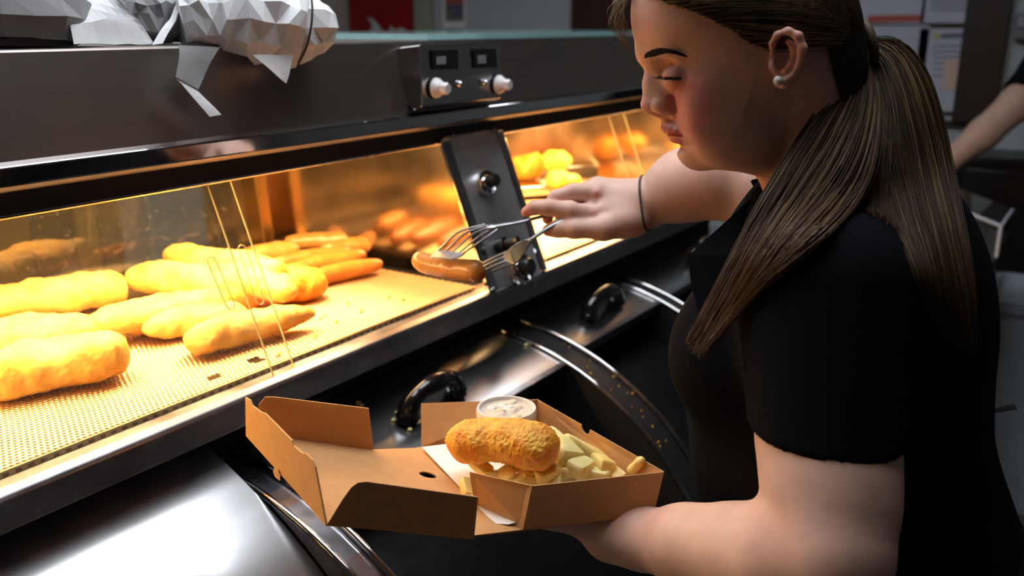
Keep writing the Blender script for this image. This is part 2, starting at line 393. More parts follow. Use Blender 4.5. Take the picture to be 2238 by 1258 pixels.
# notice board behind the worker
nb = thing('notice_board', onfar(2010, 265)); tag(nb, 'black framed notice board with white paper sheets on the far wall', 'notice board')
NB = dict(u0=1850, u1=2135, v0=-150, v1=248)
far_rect(1850, -150, 2140, 252, 0, .02).build('backing', 'frame_black', nb)
for a in ((2138, -160, 2176, 276), (1835, -160, 1852, 276)): far_rect(*a, 0, .04).build('frame_rail', 'frame_black', nb, bevel=.003)
far_rect(1835, 250, 2176, 279, 0, .04).build('frame_rail', 'frame_black', nb, bevel=.003)
s1 = far_rect(1880, -60, 2018, 52, .021, .002).build('paper_sheet', 'notice_paper', nb)
s2 = far_rect(2024, -60, 2136, 50, .021, .002).build('paper_sheet', 'notice_paper', nb)
s3 = far_rect(1880, 56, 2010, 246, .021, .002).build('paper_sheet', 'notice_paper', nb)
s4 = far_rect(2012, 62, 2130, 246, .021, .002).build('paper_sheet', 'notice_paper', nb)
far_poly('red_bar', [(1897, 34), (2012, 32), (2012, 47), (1897, 50)], 'notice_red', s1, .0235, .001)
for k, v in enumerate((-10, 0, 10, 20)): far_poly('print_line', [(2034, v), (2118, v), (2118, v + 3), (2034, v + 3)], 'notice_ink', s2, .0235, .001)
far_poly('print_line', [(2055, 74), (2108, 72), (2108, 82), (2055, 84)], 'notice_ink', s4, .0235, .001)
far_poly('yellow_mark', [(2042, 72), (2053, 72), (2053, 85), (2042, 85)], 'notice_yellow', s4, .0235, .001)
for v in (100, 112, 124, 136, 150, 164): far_poly('print_line', [(2040, v), (2112, v - 1), (2112, v + 2), (2040, v + 3)], 'notice_ink', s4, .0235, .0006)
far_poly('picture', [(2062, 130), (2112, 128), (2108, 196), (2062, 196)], 'notice_orange', s4, .0245, .001)
bc = thing('low_cabinet', (XF - .2, onfar(2180, 340)[1], 0)); tag(bc, 'low black cabinet under the notice board on the far wall', 'cabinet')
ya_, yb2_ = onfar(2330, 340)[1], onfar(1950, 340)[1]; zc_ = atX(2100, 338, XF - .27)[2]
MB().box((XF - .25, ya_, .05), (XF - .01, yb2_, zc_ - .03)).build('cabinet_body', 'frame_black', bc, bevel=.004)
MB().box((XF - .27, ya_ - .01, zc_ - .03), (XF - .005, yb2_ + .01, zc_)).build('cabinet_top', 'frame_black', bc, bevel=.003)
for k in range(2):
    w_ = (yb2_ - ya_) / 2; d_ = MB().box((XF - .265, ya_ + k * w_ + .01, .08), (XF - .25, ya_ + (k + 1) * w_ - .01, zc_ - .05)).build('cabinet_door', 'frame_black', bc, bevel=.003)
    MB().box((XF - .28, ya_ + w_ - .03 + k * .05, zc_ - .3), (XF - .265, ya_ + w_ - .02 + k * .05, zc_ - .18)).build('door_handle', 'dark_chrome', d_)
# socket box high on the wall at the right edge
sk = far_rect(2222, 30, 2300, 88, 0, .06).build('wall_dispenser', 'poster_blue', bevel=.01); tag(sk, 'grey dispenser box on the far wall at the right edge', 'dispenser')
far_rect(2226, 36, 2296, 60, .0605, .008).build('cover', 'grey_screen', sk, bevel=.003)

# ceiling lamps
def ceil_lamp(cx_, cy_, lx, ly, label):
    t = thing('ceiling_light', (cx_, cy_, 2.62)); tag(t, label, 'ceiling light', 'ceiling light panels')
    m = MB(); fw = .03
    m.box((cx_ - lx / 2 - fw, cy_ - ly / 2 - fw, 2.63), (cx_ + lx / 2 + fw, cy_ - ly / 2, 2.7)).box((cx_ - lx / 2 - fw, cy_ + ly / 2, 2.63), (cx_ + lx / 2 + fw, cy_ + ly / 2 + fw, 2.7))
    m.box((cx_ - lx / 2 - fw, cy_ - ly / 2, 2.63), (cx_ - lx / 2, cy_ + ly / 2, 2.7)).box((cx_ + lx / 2, cy_ - ly / 2, 2.63), (cx_ + lx / 2 + fw, cy_ + ly / 2, 2.7))
    m.build('frame', 'ceiling_white', t)
    MB().box((cx_ - lx / 2, cy_ - ly / 2, 2.65), (cx_ + lx / 2, cy_ + ly / 2, 2.66)).build('diffuser', 'ceiling_glow', t)
ceil_lamp(1.02, .72, 1.05, 1.1, 'bright ceiling light panel above the frying range')
ceil_lamp(.55, 2.0, 1.3, 1.0, 'square ceiling light panel above the serving side')
ceil_lamp(3.1, 1.3, .4, .4, 'small unseen ceiling light panel added to light the background')  # unseen panel added to brighten the notice board and far wall

# ================================================================== frying range with hot cabinet
RX0, RX1 = -.45, 2.36
fr = thing('frying_range', (1.1, .95, 0)); tag(fr, 'stainless steel frying range with a lit glass hot cabinet on top', 'frying range')
Zr = lambda prof: [(y, z + H) for y, z in prof]
MB().exx(Zr([(.912, -.134), (.935, -.0245), (1.5, -.0245), (1.5, -.165), (.935, -.165)]), RX0, RX1).build('hood_panel', 'hood_steel', fr, bevel=.003)
MB().exx(Zr([(.900, -.134), (.900, -.1535), (.934, -.1535), (.934, -.130), (.915, -.130)]), RX0, RX1).build('hood_trim', 'chrome', fr, bevel=.002)
PM0, PM1 = 1.208, 1.362                      # mullion post
G0 = np.array([.85, -.431]); G1 = np.array([.945, -.192]); GT = (G1 - G0) / np.linalg.norm(G1 - G0); GN = np.array([-GT[1], GT[0]])  # outward normal (-y)
def on_glass(x, y, off=0.):                  # photo point on the sloping front plane
    d = ray(x, y); P0 = np.array([0, G0[0] + GN[0] * off, H + G0[1] + GN[1] * off]); n = np.array([0, GN[0], GN[1]])
    return CC + d * (((P0 - CC) @ n) / (d @ n))
def gp(t, off): q = G0 + GT * t + GN * off; return (q[0], q[1] + H)
GL = np.linalg.norm(G1 - G0)
MB().exx([gp(GL - .002, .008), gp(GL + .0435, .008), gp(GL + .046, -.02), gp(GL + .006, -.02), gp(GL - .002, .003)], RX0, RX1).build('top_rail', 'dark_chrome', fr, bevel=.002)
MB().exx(Zr([(.846, -.428), (.835, -.431), (.832, -.436), (.836, -.470), (.86, -.475), (.90, -.475), (.90, -.437), (.868, -.430)]), RX0, RX1).build('bottom_rail', 'rail_steel', fr, bevel=.0015)
MB().exx(Zr([(.90, -.475), (1.5, -.475), (1.5, -.60), (.93, -.60)]), RX0, RX1).build('cabinet_base', 'shade_black', fr)  # coloured black for the shade below the bottom rail
MB().box((RX0, .938, H - .188), (RX1, .968, H - .150)).build('trim_light_stop', 'shade_black', fr)  # black filler added to block lamp light leaking under the trim
# mullion post with dials
post = MB().exx([gp(-.005, .012), gp(GL + .01, .012), gp(GL + .01, .003), gp(-.005, .003)], PM0, PM1).build('mullion_post', 'post_steel', fr, bevel=.004)
for x0, x1 in ((PM0 - .016, PM0 + .008), (PM1 - .008, PM1 + .012)):
    MB().exx([gp(-.004, .0175), gp(GL + .004, .0175), gp(GL + .004, .008), gp(-.004, .008)], x0, x1).build('post_edge', 'chrome', post, bevel=.003)
gn3 = np.array([0, GN[0], GN[1]])
def dial(u, v, r, parent, m1, m2, knob=.45, hh=.012):
    c = on_glass(u, v, .012)
    a = MB().revolve([(r * 1.0, 0), (r * 1.02, hh * .5), (r * .92, hh), (r * .80, hh * .95), (r * .74, hh * .3)], c, gn3, 32).build('dial_ring', m1, parent, smooth=True)
    MB().revolve([(r * .72, hh * .2), (r * .70, hh * .6), (r * .45, hh * 1.1)], c, gn3, 32).build('dial_face', 'chrome', a, smooth=True)
    MB().revolve([(r * knob, hh * .9), (r * knob, hh * 2.2), (r * knob * .85, hh * 2.5)], c, gn3, 20).build('dial_knob', m2, a, smooth=False)
dial(1058, 402, .024, post, 'chrome', 'black_plastic')
dial(1133, 588, .030, post, 'chrome', 'black_plastic', .5)
dial(1088, 538, .013, post, 'black_plastic', 'black_plastic', .6, .018)
for u, v in ((987, 297), (1073, 287), (1073, 635), (1162, 618)):
    c = on_glass(u, v, .012); MB().revolve([(.005, 0), (.005, .006), (.002, .008)], c, gn3, 10).build('screw', 'chrome', post)
# glass panes
def pane(x0, x1, off, t0=.004, t1=None):
    t1 = GL + .006 if t1 is None else t1
    o = MB().exx([gp(t0, off), gp(t1, off), gp(t1, off - .004), gp(t0, off - .004)], x0, x1).build('glass_pane', 'pane_glass', fr)
    return o
def edge_strip(p, x, off):
    MB().exx([gp(.004, off + .0003), gp(GL + .004, off + .0003), gp(GL + .004, off - .0015), gp(.004, off - .0015)], x - .0010, x + .0006).build('pane_edge', 'glass_edge', p)
def pull(p, u0, v0, u1, v1, off):
    a, b = on_glass(u0, v0, off), on_glass(u1, v1, off); r = .006; d = (b - a) / np.linalg.norm(b - a); s_ = np.cross(gn3, d)
    loop = [a + r * (math.cos(t) * s_ - math.sin(t) * d) for t in np.linspace(0, math.pi, 9)] + [b + r * (-math.cos(t) * s_ + math.sin(t) * d) for t in np.linspace(0, math.pi, 9)]
    loop.append(loop[0]); MB().tube(loop, .0009, 6).build('finger_pull', 'glass_edge', p, smooth=True)
pA = pane(-.35, .738, -.002); edge_strip(pA, .738, -.002); pull(pA, 463, 572, 503, 665, .001)
pB = pane(-.10, .780, -.010); edge_strip(pB, .780, -.010); pull(pB, 530, 545, 568, 655, -.008)
xr = on_glass(1335, 260)[0]; xr2 = on_glass(1350, 250)[0] + .05
pC = pane(xr, 2.32, -.002); edge_strip(pC, xr, -.002)
pD = pane(xr2, 2.33, -.010); edge_strip(pD, xr2, -.010)
# heat lamps
for x0, x1 in ((-.3, 1.16), (1.4, 2.3)):
    hl = MB().exx(Zr([(.965, -.167), (1.36, -.167), (1.33, -.176), (.985, -.176)]), x0, x1).build('lamp_reflector', 'warm_steel', fr)
    nl_ = 3
    for k in range(nl_):
        xa_ = x0 + .02 + (x1 - x0 - .04) * k / nl_; xb_ = x0 + .02 + (x1 - x0 - .04) * (k + 1) / nl_ - .012
        MB().exx(Zr([(.972, -.176), (1.22, -.176), (1.21, -.183), (.976, -.183)]), xa_, xb_).build('heat_lamp', 'heat_tube', hl, bevel=.002)
# inside of the cabinet: back glazing on the left, polished sheet on the right
YBK = 1.44
xm = atY(573, 450, YBK - .03)[0]
MB().exx(Zr([(YBK - .006, -.43), (YBK + .02, -.165), (YBK + .026, -.165), (YBK, -.43)]), RX0, xm).build('back_glass', 'back_glass', fr)
MB().exx(Zr([(YBK - .045, -.43), (YBK - .02, -.165), (YBK + .026, -.165), (YBK, -.43)]), xm - .014, xm + .014).build('back_post', 'brass_post', fr, bevel=.003)
MB().exx(Zr([(YBK - .006, -.43), (YBK + .02, -.165), (YBK + .026, -.165), (YBK, -.43)]), xm + .014, PM1).build('back_sheet', 'warm_steel', fr)
MB().exx(Zr([(YBK - .006, -.43), (YBK + .02, -.165), (YBK + .026, -.165), (YBK, -.43)]), PM1, RX1).build('back_sheet', 'warm_steel', fr)
MB().exx(Zr([(.885, -.44), (.965, -.17), (YBK + .02, -.167), (YBK, -.44)]), PM0 + .06, PM0 + .09).build('bay_divider', 'warm_steel', fr)
MB().exx(Zr([(.88, -.44), (.955, -.165), (1.5, -.165), (1.5, -.44)]), RX1 - .02, RX1).build('end_wall', 'warm_steel', fr)
MB().exx(Zr([(.88, -.44), (.955, -.165), (1.5, -.165), (1.5, -.44)]), RX0, RX0 + .02).build('end_wall', 'warm_steel', fr)
# glass shelf on top, on the right
MB().box((1.17, .935, H - .0243), (RX1, 1.42, H - .0153)).build('top_shelf', 'shelf_glass', fr)
# control box on the hood
xc = atY(920, 95, .885)[0]; side = [atX(*q, xc) for q in ((919, 97), (922, 234), (905, 241), (822, 172), (850, 106))]
xe = atY(1097, 92, .885)[0]; Ps = [np.array([p[1], p[2]]) for p in side]
cb = MB().exx([tuple(p) for p in Ps], xc, xe).build('control_box', 'steel', fr, bevel=.002)
cn2 = Ps[1] - Ps[0]; cn2 = np.array([0, cn2[1], -cn2[0]]); cn2 /= np.linalg.norm(cn2)
if cn2[1] > 0: cn2 = -cn2
def on_box(u, v, off=0.):
    d = ray(u, v); P0 = np.array([0, Ps[0][0], Ps[0][1]]) + cn2 * off; return CC + d * (((P0 - CC) @ cn2) / (d @ cn2))
for q, g in (([(941, 110), (997, 109), (999, 151), (944, 152)], [(953, 124), (974, 122), (974, 140), (954, 141)]), ([(1032, 107), (1081, 106), (1084, 147), (1035, 149)], [(1043, 121), (1061, 120), (1062, 138), (1044, 139)])):
    sc = MB().panel([on_box(u, v, .0005) for u, v in q], .003, cn2).build('display', 'black_plastic', cb)
    MB().panel([on_box(u, v, .004) for u, v in g], .0008, cn2).build('screen', 'grey_screen', sc)
for u, v in ((949, 192), (1086, 184)):
    c = on_box(u, v, .0005)
    k_ = MB().revolve([(.0165, 0), (.0165, .003), (.0155, .004)], c, cn2, 28).build('knob_ring', 'black_plastic', cb)
    m = MB(); m.revolve([(.0155, .004), (.0150, .007), (.0105, .014), (.0085, .016)], c, cn2, 28); m.revolve([(.0092, .012), (.0092, .025), (.0078, .027)], c, cn2, 6)
    m.build('knob', 'white_plastic', k_)
for u, v in ((1000, 183), (1056, 180)): MB().revolve([(.006, 0), (.005, .006), (.003, .009)], on_box(u, v, .0), cn2, 12).build('indicator', 'dark_chrome', cb, smooth=True)

# curved front: rims, roll lids, wells
ACY, ACZ, AR = .91, H - 1.01, .48
def arc(y0, y1, dr=0., n=24):
    a0 = math.acos(max(-1, min(1, (ACY - y0) / AR))); a1 = math.acos(max(-1, min(1, (ACY - y1) / AR)))
    return [(ACY - (AR + dr) * math.cos(a), ACZ + (AR + dr) * math.sin(a)) for a in np.linspace(a0, a1, n)]
def arc_shell(x0, x1, y0, y1, r0, r1, n=24): return MB().exx(arc(y0, y1, r1, n) + arc(y0, y1, r0, n)[::-1], x0, x1)
arc_shell(RX0, RX1, .925, .43, -.10, -.085).build('fryer_well', 'pan_black', fr, smooth=False)
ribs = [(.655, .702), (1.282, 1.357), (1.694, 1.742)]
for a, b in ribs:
    r = arc_shell(a, b, .93, .43, -.10, -.004).build('rim', 'dark_chrome' if a < 1 else 'shade_black', fr)  # farther rims coloured black for the dark reflections in their metal
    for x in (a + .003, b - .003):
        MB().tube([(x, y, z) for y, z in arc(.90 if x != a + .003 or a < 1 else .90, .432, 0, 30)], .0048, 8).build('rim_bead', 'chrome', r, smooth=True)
def handle(cx_, y, parent):
    # black two-footed grip lying on the lid edge
    z = ACZ + math.sqrt(AR ** 2 - (ACY - y) ** 2) + .003; w = .058
    pth = [(-w, 0, .004), (-w * .90, 0, .019), (-w * .58, -.004, .033), (0, -.006, .038), (w * .58, -.004, .033), (w * .90, 0, .019), (w, 0, .004)]
    P = spline([(cx_ + a, y + b, z + c) for a, b, c in pth], 25); t = np.linspace(-1, 1, 25)
    h = MB().tube(P, .0140 + .004 * np.cos(t * 9) * (abs(t) < .9) * .3 + .004 * abs(t) ** 6, 12, upv=(0, 1, 0)).build('handle', 'bakelite', parent, smooth=True)
    for s_ in (-1, 1): MB().revolve([(.017, -.002), (.016, .007), (.009, .011)], (cx_ + s_ * w, y, z), (0, 0, 1), 16).build('handle_foot', 'bakelite', h, smooth=True)
prof1 = [(.905, H - .495)]
while prof1[-1][0] > .45: prof1.append((prof1[-1][0] - .008, prof1[-1][1] - .008 * math.tan(math.radians(20 + (.905 - prof1[-1][0]) / .45 * 42))))
l1 = MB().exx(prof1 + [(y + .002, z - .006) for y, z in prof1[::-1]], RX0 + .02, .653).build('lid', 'lid_steel', fr, smooth=True)
tag(l1, 'closed shiny curved lid')
for x0, x1, ye in ((.704, 1.280, .742), (1.359, 1.692, .755), (1.744, 2.335, .76)):
    l = arc_shell(x0, x1, .905, ye, -.012, -.002, 14).build('lid', 'lid_steel', fr, smooth=True); tag(l, 'rolled-back lid edge with black handle')
    MB().exx(arc(ye + .004, ye - .006, .002, 3) + arc(ye + .004, ye - .006, -.022, 3)[::-1], x0, x1).build('lid_lip', 'dark_chrome', l, bevel=.001)
    if x0 < 2: handle({.704: .978, 1.359: 1.53}.get(x0, (x0 + x1) / 2), {.704: .79, 1.359: .80}.get(x0, .8), l)
MB().box((RX0, .435, .1), (RX1, 1.5, ACZ + .005)).build('front_body', 'steel', fr, bevel=.004)
MB().box((RX0 + .02, .5, 0), (RX1 - .02, 1.48, .1)).build('plinth', 'black_plastic', fr)
for x in (RX0, RX1 - .02): MB().exx(arc(.93, .43, -.004, 20) + [(.43, .5), (1.5, .5), (1.5, H - .475), (.93, H - .5)], x, x + .02).build('end_panel', 'steel', fr)

# perforated trays
def perf_tray(name, x0, x1, y0, y1, z, label, skip=()):
    p = .0066; nx = int((x1 - x0) / p); ny = int((y1 - y0) / p); I, J = np.meshgrid(np.arange(nx), np.arange(ny), indexing='ij'); I = I.ravel(); J = J.ravel()
    cxx = x0 + (I + .5) * p + np.where(J % 2, p / 2, 0); cyy = y0 + (J + .5) * p
    keep = np.ones(len(I), bool)
    for a, b in skip: keep &= ~((abs(cxx - a) < .0105) & (abs(cyy - b) < .0075))
    cxx, cyy = cxx[keep], cyy[keep]; n = len(cxx)
    sq = np.array([(-1, -1), (0, -1), (1, -1), (1, 0), (1, 1), (0, 1), (-1, 1), (-1, 0)]) * p / 2
    th = np.radians([225, 270, 315, 0, 45, 90, 135, 180]); oc = np.stack([np.cos(th), np.sin(th)], 1) * p * .33
    loc = np.concatenate([sq, oc]); zz = np.r_[np.zeros(8), np.full(8, -.0009)]
    V = np.concatenate([np.stack([cxx[:, None] + loc[None, :, 0], cyy[:, None] + loc[None, :, 1], np.broadcast_to(z + zz, (n, 16))], 2)]).reshape(-1, 3)
    f = np.array([(k, (k + 1) % 8, 8 + (k + 1) % 8, 8 + k) for k in range(8)])
    Fq = (np.arange(n)[:, None, None] * 16 + f[None]).reshape(-1, 4)
    t = thing(name, ((x0 + x1) / 2, (y0 + y1) / 2, z - .014)); tag(t, label, 'tray', 'perforated trays in the hot cabinet')
    mk('perforated_sheet', V, Fq, 'tray_steel', t)
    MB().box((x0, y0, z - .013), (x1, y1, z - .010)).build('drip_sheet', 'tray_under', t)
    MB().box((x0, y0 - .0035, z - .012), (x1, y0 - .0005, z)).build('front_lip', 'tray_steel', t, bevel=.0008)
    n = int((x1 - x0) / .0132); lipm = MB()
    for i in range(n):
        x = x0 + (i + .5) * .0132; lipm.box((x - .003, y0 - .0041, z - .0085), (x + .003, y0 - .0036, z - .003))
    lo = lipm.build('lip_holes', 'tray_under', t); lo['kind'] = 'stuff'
ZT = H - .424
sk_ = [tuple(atZ(u, v, ZT)[:2]) for u, v in ((467, 823), (557, 787))]
perf_tray('perforated_tray', -.05, 1.20, .874, 1.40, ZT, 'perforated steel tray under the battered fish, left of the post', sk_)
perf_tray('perforated_tray', 1.375, 2.28, .874, 1.40, ZT, 'perforated steel tray behind the hand, right of the post')

# ================================================================== food in the hot cabinet
def lump_mesh(P, R, flat=.8, amp=.004, freq=35., nr=40, seg=22, seed=0, tip=.35, upv=None, fine=0.):
    P = spline(P, nr); t = np.linspace(0, 1, nr); R = np.interp(t, np.linspace(0, 1, len(R)), R)
    e = np.minimum(t, 1 - t) / tip; R = R * np.where(e < 1, np.clip(1 - (1 - e) ** 2.6, 0, 1) ** .45, 1) + 1e-5
    b = MB().tube(P, R, seg, True, flat, upv); V = b.V[0]
    ax = np.repeat(P, seg, 0); N = V - ax; N /= np.linalg.norm(N, axis=1)[:, None] + 1e-9
    o = Vector((seed * 3.1, seed * 1.7, seed * .9))
    d = np.array([mnoise.fractal(Vector(v) * freq + o, .9, 2., 4) * .9 + 1.1 * mnoise.noise(Vector(v) * freq * .4 + o) for v in V])
    if fine: d = d + fine * np.array([abs(mnoise.noise(Vector(v) * 330 + o)) * 1.4 + abs(mnoise.noise(Vector(v) * 160 + o)) for v in V])
    b.V[0] = V + N * (d * amp)[:, None] * np.clip(np.repeat(R, seg)[:, None] / .008, 0, 1); return b
def fish(u0, v0, u1, v1, r, label, m='pale_batter', name='battered_fish', cat='fried fish', z=0., flat=.75, seed=0, amp=.0058, bend=.012, taper=(.75, 1, 1, .8), group='battered fish in the hot cabinet', tip=.22):
    a = atZ(u0, v0, ZT + r * flat + z); b = atZ(u1, v1, ZT + r * flat + z); d = b - a; p = np.array([-d[1], d[0], 0]); p /= np.linalg.norm(p)
    bb = lump_mesh([a, a + d * .35 + p * bend, a + d * .7 + p * bend * .5, b], [r * k for k in taper], flat, amp, 35, seed=seed, tip=tip)
    return tag(bb.build(name, m, smooth=True), label, cat, group)
fish(-60, 835, 285, 765, .040, 'large golden battered fish nearest the glass at the left edge', seed=1, taper=(.9, 1, 1, .9))
fish(-70, 745, 215, 725, .036, 'overlit battered fish behind the largest one, left edge', seed=2, z=.006)
fish(-50, 672, 280, 622, .038, 'battered fish at the far left against the back glass', seed=3, z=.004)
fish(175, 722, 500, 652, .030, 'long battered fish in the middle of the glowing pile', seed=4, z=.008)
fish(275, 606, 530, 622, .036, 'pale overlit battered fish in the rear of the pile', seed=5, z=.012)
fish(362, 552, 610, 600, .030, 'battered fish lying on top at the rear with rounded left end', seed=6, z=.03, taper=(.8, 1, 1, 1))
fish(310, 722, 545, 682, .028, 'battered fish stub behind the tapered front fish', seed=7)
fish(408, 752, 690, 680, .030, 'tapered battered fish at the front beside the glass edges', seed=8, taper=(1, 1, .85, .35))
fish(480, 655, 715, 612, .033, 'orange battered fish with a browned right end', seed=9, taper=(.9, 1, 1, .95), m='batter')
fish(420, 590, 640, 640, .030, 'battered fish crossing under the two glass edges', seed=10, z=.02)
G2 = 'sausages in the hot cabinet'
fish(640, 618, 836, 574, .017, 'dark brown sausage in front of the sausage row', 'brown_sausage', 'sausage', 'sausage', flat=.95, seed=11, amp=.0015, bend=.004, group=G2)
fish(610, 598, 800, 556, .017, 'wrinkled orange sausage second in the sausage row', 'brown_sausage', 'sausage', 'sausage', flat=.95, seed=12, amp=.002, bend=.004, group=G2, z=.004)
fish(585, 580, 770, 548, .016, 'sausage third in the row, half hidden', 'brown_sausage', 'sausage', 'sausage', flat=.95, seed=13, amp=.0015, bend=.004, group=G2, z=.004)
fish(520, 566, 655, 542, .019, 'short thick yellow sausage by the rear post', 'sausage', 'sausage', 'sausage', flat=.95, seed=14, amp=.0015, bend=.004, group=G2, z=.006)
fish(620, 528, 800, 524, .018, 'pale sausage at the very back by the polished sheet', 'sausage', 'sausage', 'sausage', flat=.95, seed=15, amp=.0015, bend=.004, group=G2)
fish(700, 545, 850, 530, .017, 'pale sausage behind the dark one near the sheet', 'sausage', 'sausage', 'sausage', flat=.95, seed=16, amp=.0015, bend=.004, group=G2)
# right bay
ps_z = ZT
rt = thing('serving_tray', atZ(1230, 395, ZT + .002)); tag(rt, 'shallow steel tray under the fried pieces in the right bay', 'tray')
ra = [atZ(u, v, ZT + .03) for u, v in ((1120, 372), (1480, 352), (1560, 385), (1130, 412))]
MB().panel([p - [0, 0, .02] for p in ra], .002, (0, 0, 1)).build('tray_bottom', 'warm_steel', rt)
for i in range(4): MB().tube([ra[i], ra[(i + 1) % 4]], .004, 8).build('tray_rim', 'chrome', rt, smooth=True); MB().panel([ra[i], ra[(i + 1) % 4], ra[(i + 1) % 4] - [0, 0, .02], ra[i] - [0, 0, .02]], .0015).build('tray_side', 'warm_steel', rt)
for i, (u, v, r, lab) in enumerate(((1152, 362, .036, 'golden fried piece nearest the post in the right bay'), (1215, 352, .036, 'golden fried piece in the middle of the right bay'), (1232, 392, .030, 'overlit fried piece at the front of the right bay'), (1300, 340, .042, 'orange fried piece to the right in the right bay'))):
    a = atZ(u, v, ZT + .05 + (.02 if i == 1 else 0))
    bb = lump_mesh([a - [.045, -.01, .008], a, a + [.045, -.012, -.008]], [r, r * 1.1, r], .8, .012, 22, seed=30 + i, tip=.5)
    tag(bb.build('fried_chicken', 'batter', smooth=True), lab, 'fried piece', 'fried pieces in the right bay')
cr = MB()
for u, v in ((775, 640), (930, 625), (790, 680), (700, 695), (710, 690), (610, 775), (440, 770), (760, 665), (690, 735), (850, 650), (640, 800), (560, 720), (655, 690), (880, 655), (735, 705)):
    p = atZ(u, v, ZT + .001); k = random.uniform(.5, 1.)
    cr.revolve([(.002 * k, 0), (.0042 * k, .001), (.0028 * k, .003 * k), (.001, .004 * k)], p, (random.uniform(-.3, .3), random.uniform(-.3, .3), 1), 6)
o = cr.build('crumbs', 'crumb'); tag(o, 'scattered golden batter crumbs on the perforated tray', 'crumbs', kind='stuff')
cr = MB()
for k in range(26):
    a = random.uniform(.55, .86); x = random.uniform(1.293, 1.346); y, z = arc(a, a, -.0035, 1)[0]
    q = random.uniform(.35, .95); cr.revolve([(.001, -.002), (.002 * q, .0005), (.0012 * q, .0025)], (x, y, z), (0, -.4, 1), 5)
o = cr.build('crumbs', 'crumb'); tag(o, 'yellow food crumbs caught in the groove between two rims', 'crumbs', kind='stuff')
cr = MB()
for u, v in ((783, 882), (790, 887), (868, 892), (876, 880), (884, 902), (860, 905), (1150, 742), (895, 915)):
    p = atZ(u, v, H - .533 if u < 1000 else H - .53); y = min(.9, max(.745, p[1])); z = arc(y, y, 0, 1)[0][1]
    cr.revolve([(.002, -.001), (.004, .001), (.002, .003)], (p[0], y, z), (0, 0, 1), 6)
o = cr.build('crumbs', 'chip_green'); tag(o, 'greenish food crumbs on the rolled-back lid beside the handle', 'crumbs', kind='stuff')

# ================================================================== takeaway box
ZB = H - .46
def onpl(u, v, P0, n): d = ray(u, v); return CC + d * (((P0 - CC) @ n) / (d @ n))
LNL = atZ(712, 1145, H - .42); LBL = atZ(537, 950, H - .425); HN = atZ(1140, 1157, ZB); HB = atZ(908, 978, ZB); LNR = atZ(1035, 1178, H - .452); LBR = atZ(816, 979, H - .447)
tb = thing('takeaway_box', (HN + HB) / 2 - [0, 0, .003]); tag(tb, 'open brown cardboard takeaway box held on the left hand', 'takeaway box')
CT = .0016
def holed(name, outer, inner, t, m, par):
    bm = bmesh.new(); E_ = []
    for loop in (outer, inner):
        vs_ = [bm.verts.new(p) for p in loop]; E_ += [bm.edges.new((vs_[i], vs_[(i + 1) % len(vs_)])) for i in range(len(vs_))]
    bmesh.ops.triangle_fill(bm, use_beauty=True, edges=E_); bm.verts.index_update()
    V = [v.co[:] for v in bm.verts]; F = [[v.index for v in f.verts] for f in bm.faces]; bm.free()
    o = mk(name, V, F, m, par); s_ = o.modifiers.new('solid', 'SOLIDIFY'); s_.thickness = t; s_.offset = -1; return o
def planeof(a, b, lean=0.): n = np.cross(b - a, [0, 0, 1.]); n /= np.linalg.norm(n); n = n + np.array([0, 0, lean]); return n
ln = np.cross(LNR - LNL, LBL - LNL); ln /= np.linalg.norm(ln)
hole_c = onpl(935, 1037, HN, np.cross(HB - HN, LNL - HN)); hx = (HN - LNL) / np.linalg.norm(HN - LNL); hy = (HB - HN) / np.linalg.norm(HB - HN)
def proj_pl(P, P0, n): n = n / np.linalg.norm(n); return P - n * ((P - P0) @ n)
npl = np.cross(HB - HN, LNL - HN)
hole = [proj_pl(hole_c + .0085 * math.cos(a) * hx + .0085 * math.sin(a) * hy, HN, npl) for a in np.linspace(0, 2 * np.pi, 20, endpoint=False)]
lid = holed('lid_base', [LNL, proj_pl(LNR, HN, npl), HN, HB, proj_pl(LBR, HN, npl), proj_pl(LBL, HN, npl)], hole, CT, 'kraft', tb)
n_ = planeof(LNL, LNR); MB().panel([onpl(u, v, LNL, n_) for u, v in ((715, 1146), (748, 1092), (768, 1064), (782, 1054), (800, 1052), (1045, 1086), (1036, 1179))], CT).build('lid_side', 'kraft', tb)
n_ = planeof(LBL, LBR); MB().panel([onpl(u, v, LBR, n_) for u, v in ((816, 980), (806, 891), (600, 866), (580, 866), (566, 882), (560, 905), (600, 962))], CT).build('lid_side', 'kraft', tb)
n_ = planeof(LBL, LNL); MB().panel([onpl(u, v, LNL, n_) for u, v in ((537, 952), (536, 868), (546, 874), (551, 886), (571, 901), (578, 902), (600, 924), (637, 962), (640, 973), (660, 990), (668, 990), (682, 1005), (688, 1020), (696, 1062), (712, 1146))], CT).build('lid_end', 'kraft', tb)
tp = onpl(608, 1033, LNL, n_); nn = n_ / np.linalg.norm(n_); nn = nn if nn @ (CC - tp) > 0 else -nn
MB().panel([tp + nn * .002 + a * (LNL - LBL) / .21 + np.array([0, 0, b]) for a, b in ((-.009, -.002), (-.005, .004), (.004, .006), (.010, .002), (.009, -.004), (-.005, -.006))], .001).build('lock_tab', 'kraft', tb)
ZTP = ZB + .042
TNR = atZ(1427, 1121, ZB); TBR = atZ(1172, 872, ZTP) * [1, 1, 0] + [0, 0, ZB]; TBL = atZ(921, 976, ZB); TN = atZ(1145, 1156, ZB); TF = atZ(1040, 1108, ZB)
pNR, pNL, pBR, pBL, pF = atZ(1449, 1030, ZTP), atZ(1165, 1060, ZTP), atZ(1172, 872, ZTP), atZ(920, 881, ZTP), atZ(1028, 1030, ZTP)
tr_ = MB().panel([HN, TNR, TBR, TBL, HB], CT, (0, 0, -1)).build('tray_base', 'kraft', tb)
MB().panel([TN, TNR, pNR, pNL], CT).build('tray_side', 'kraft', tb)
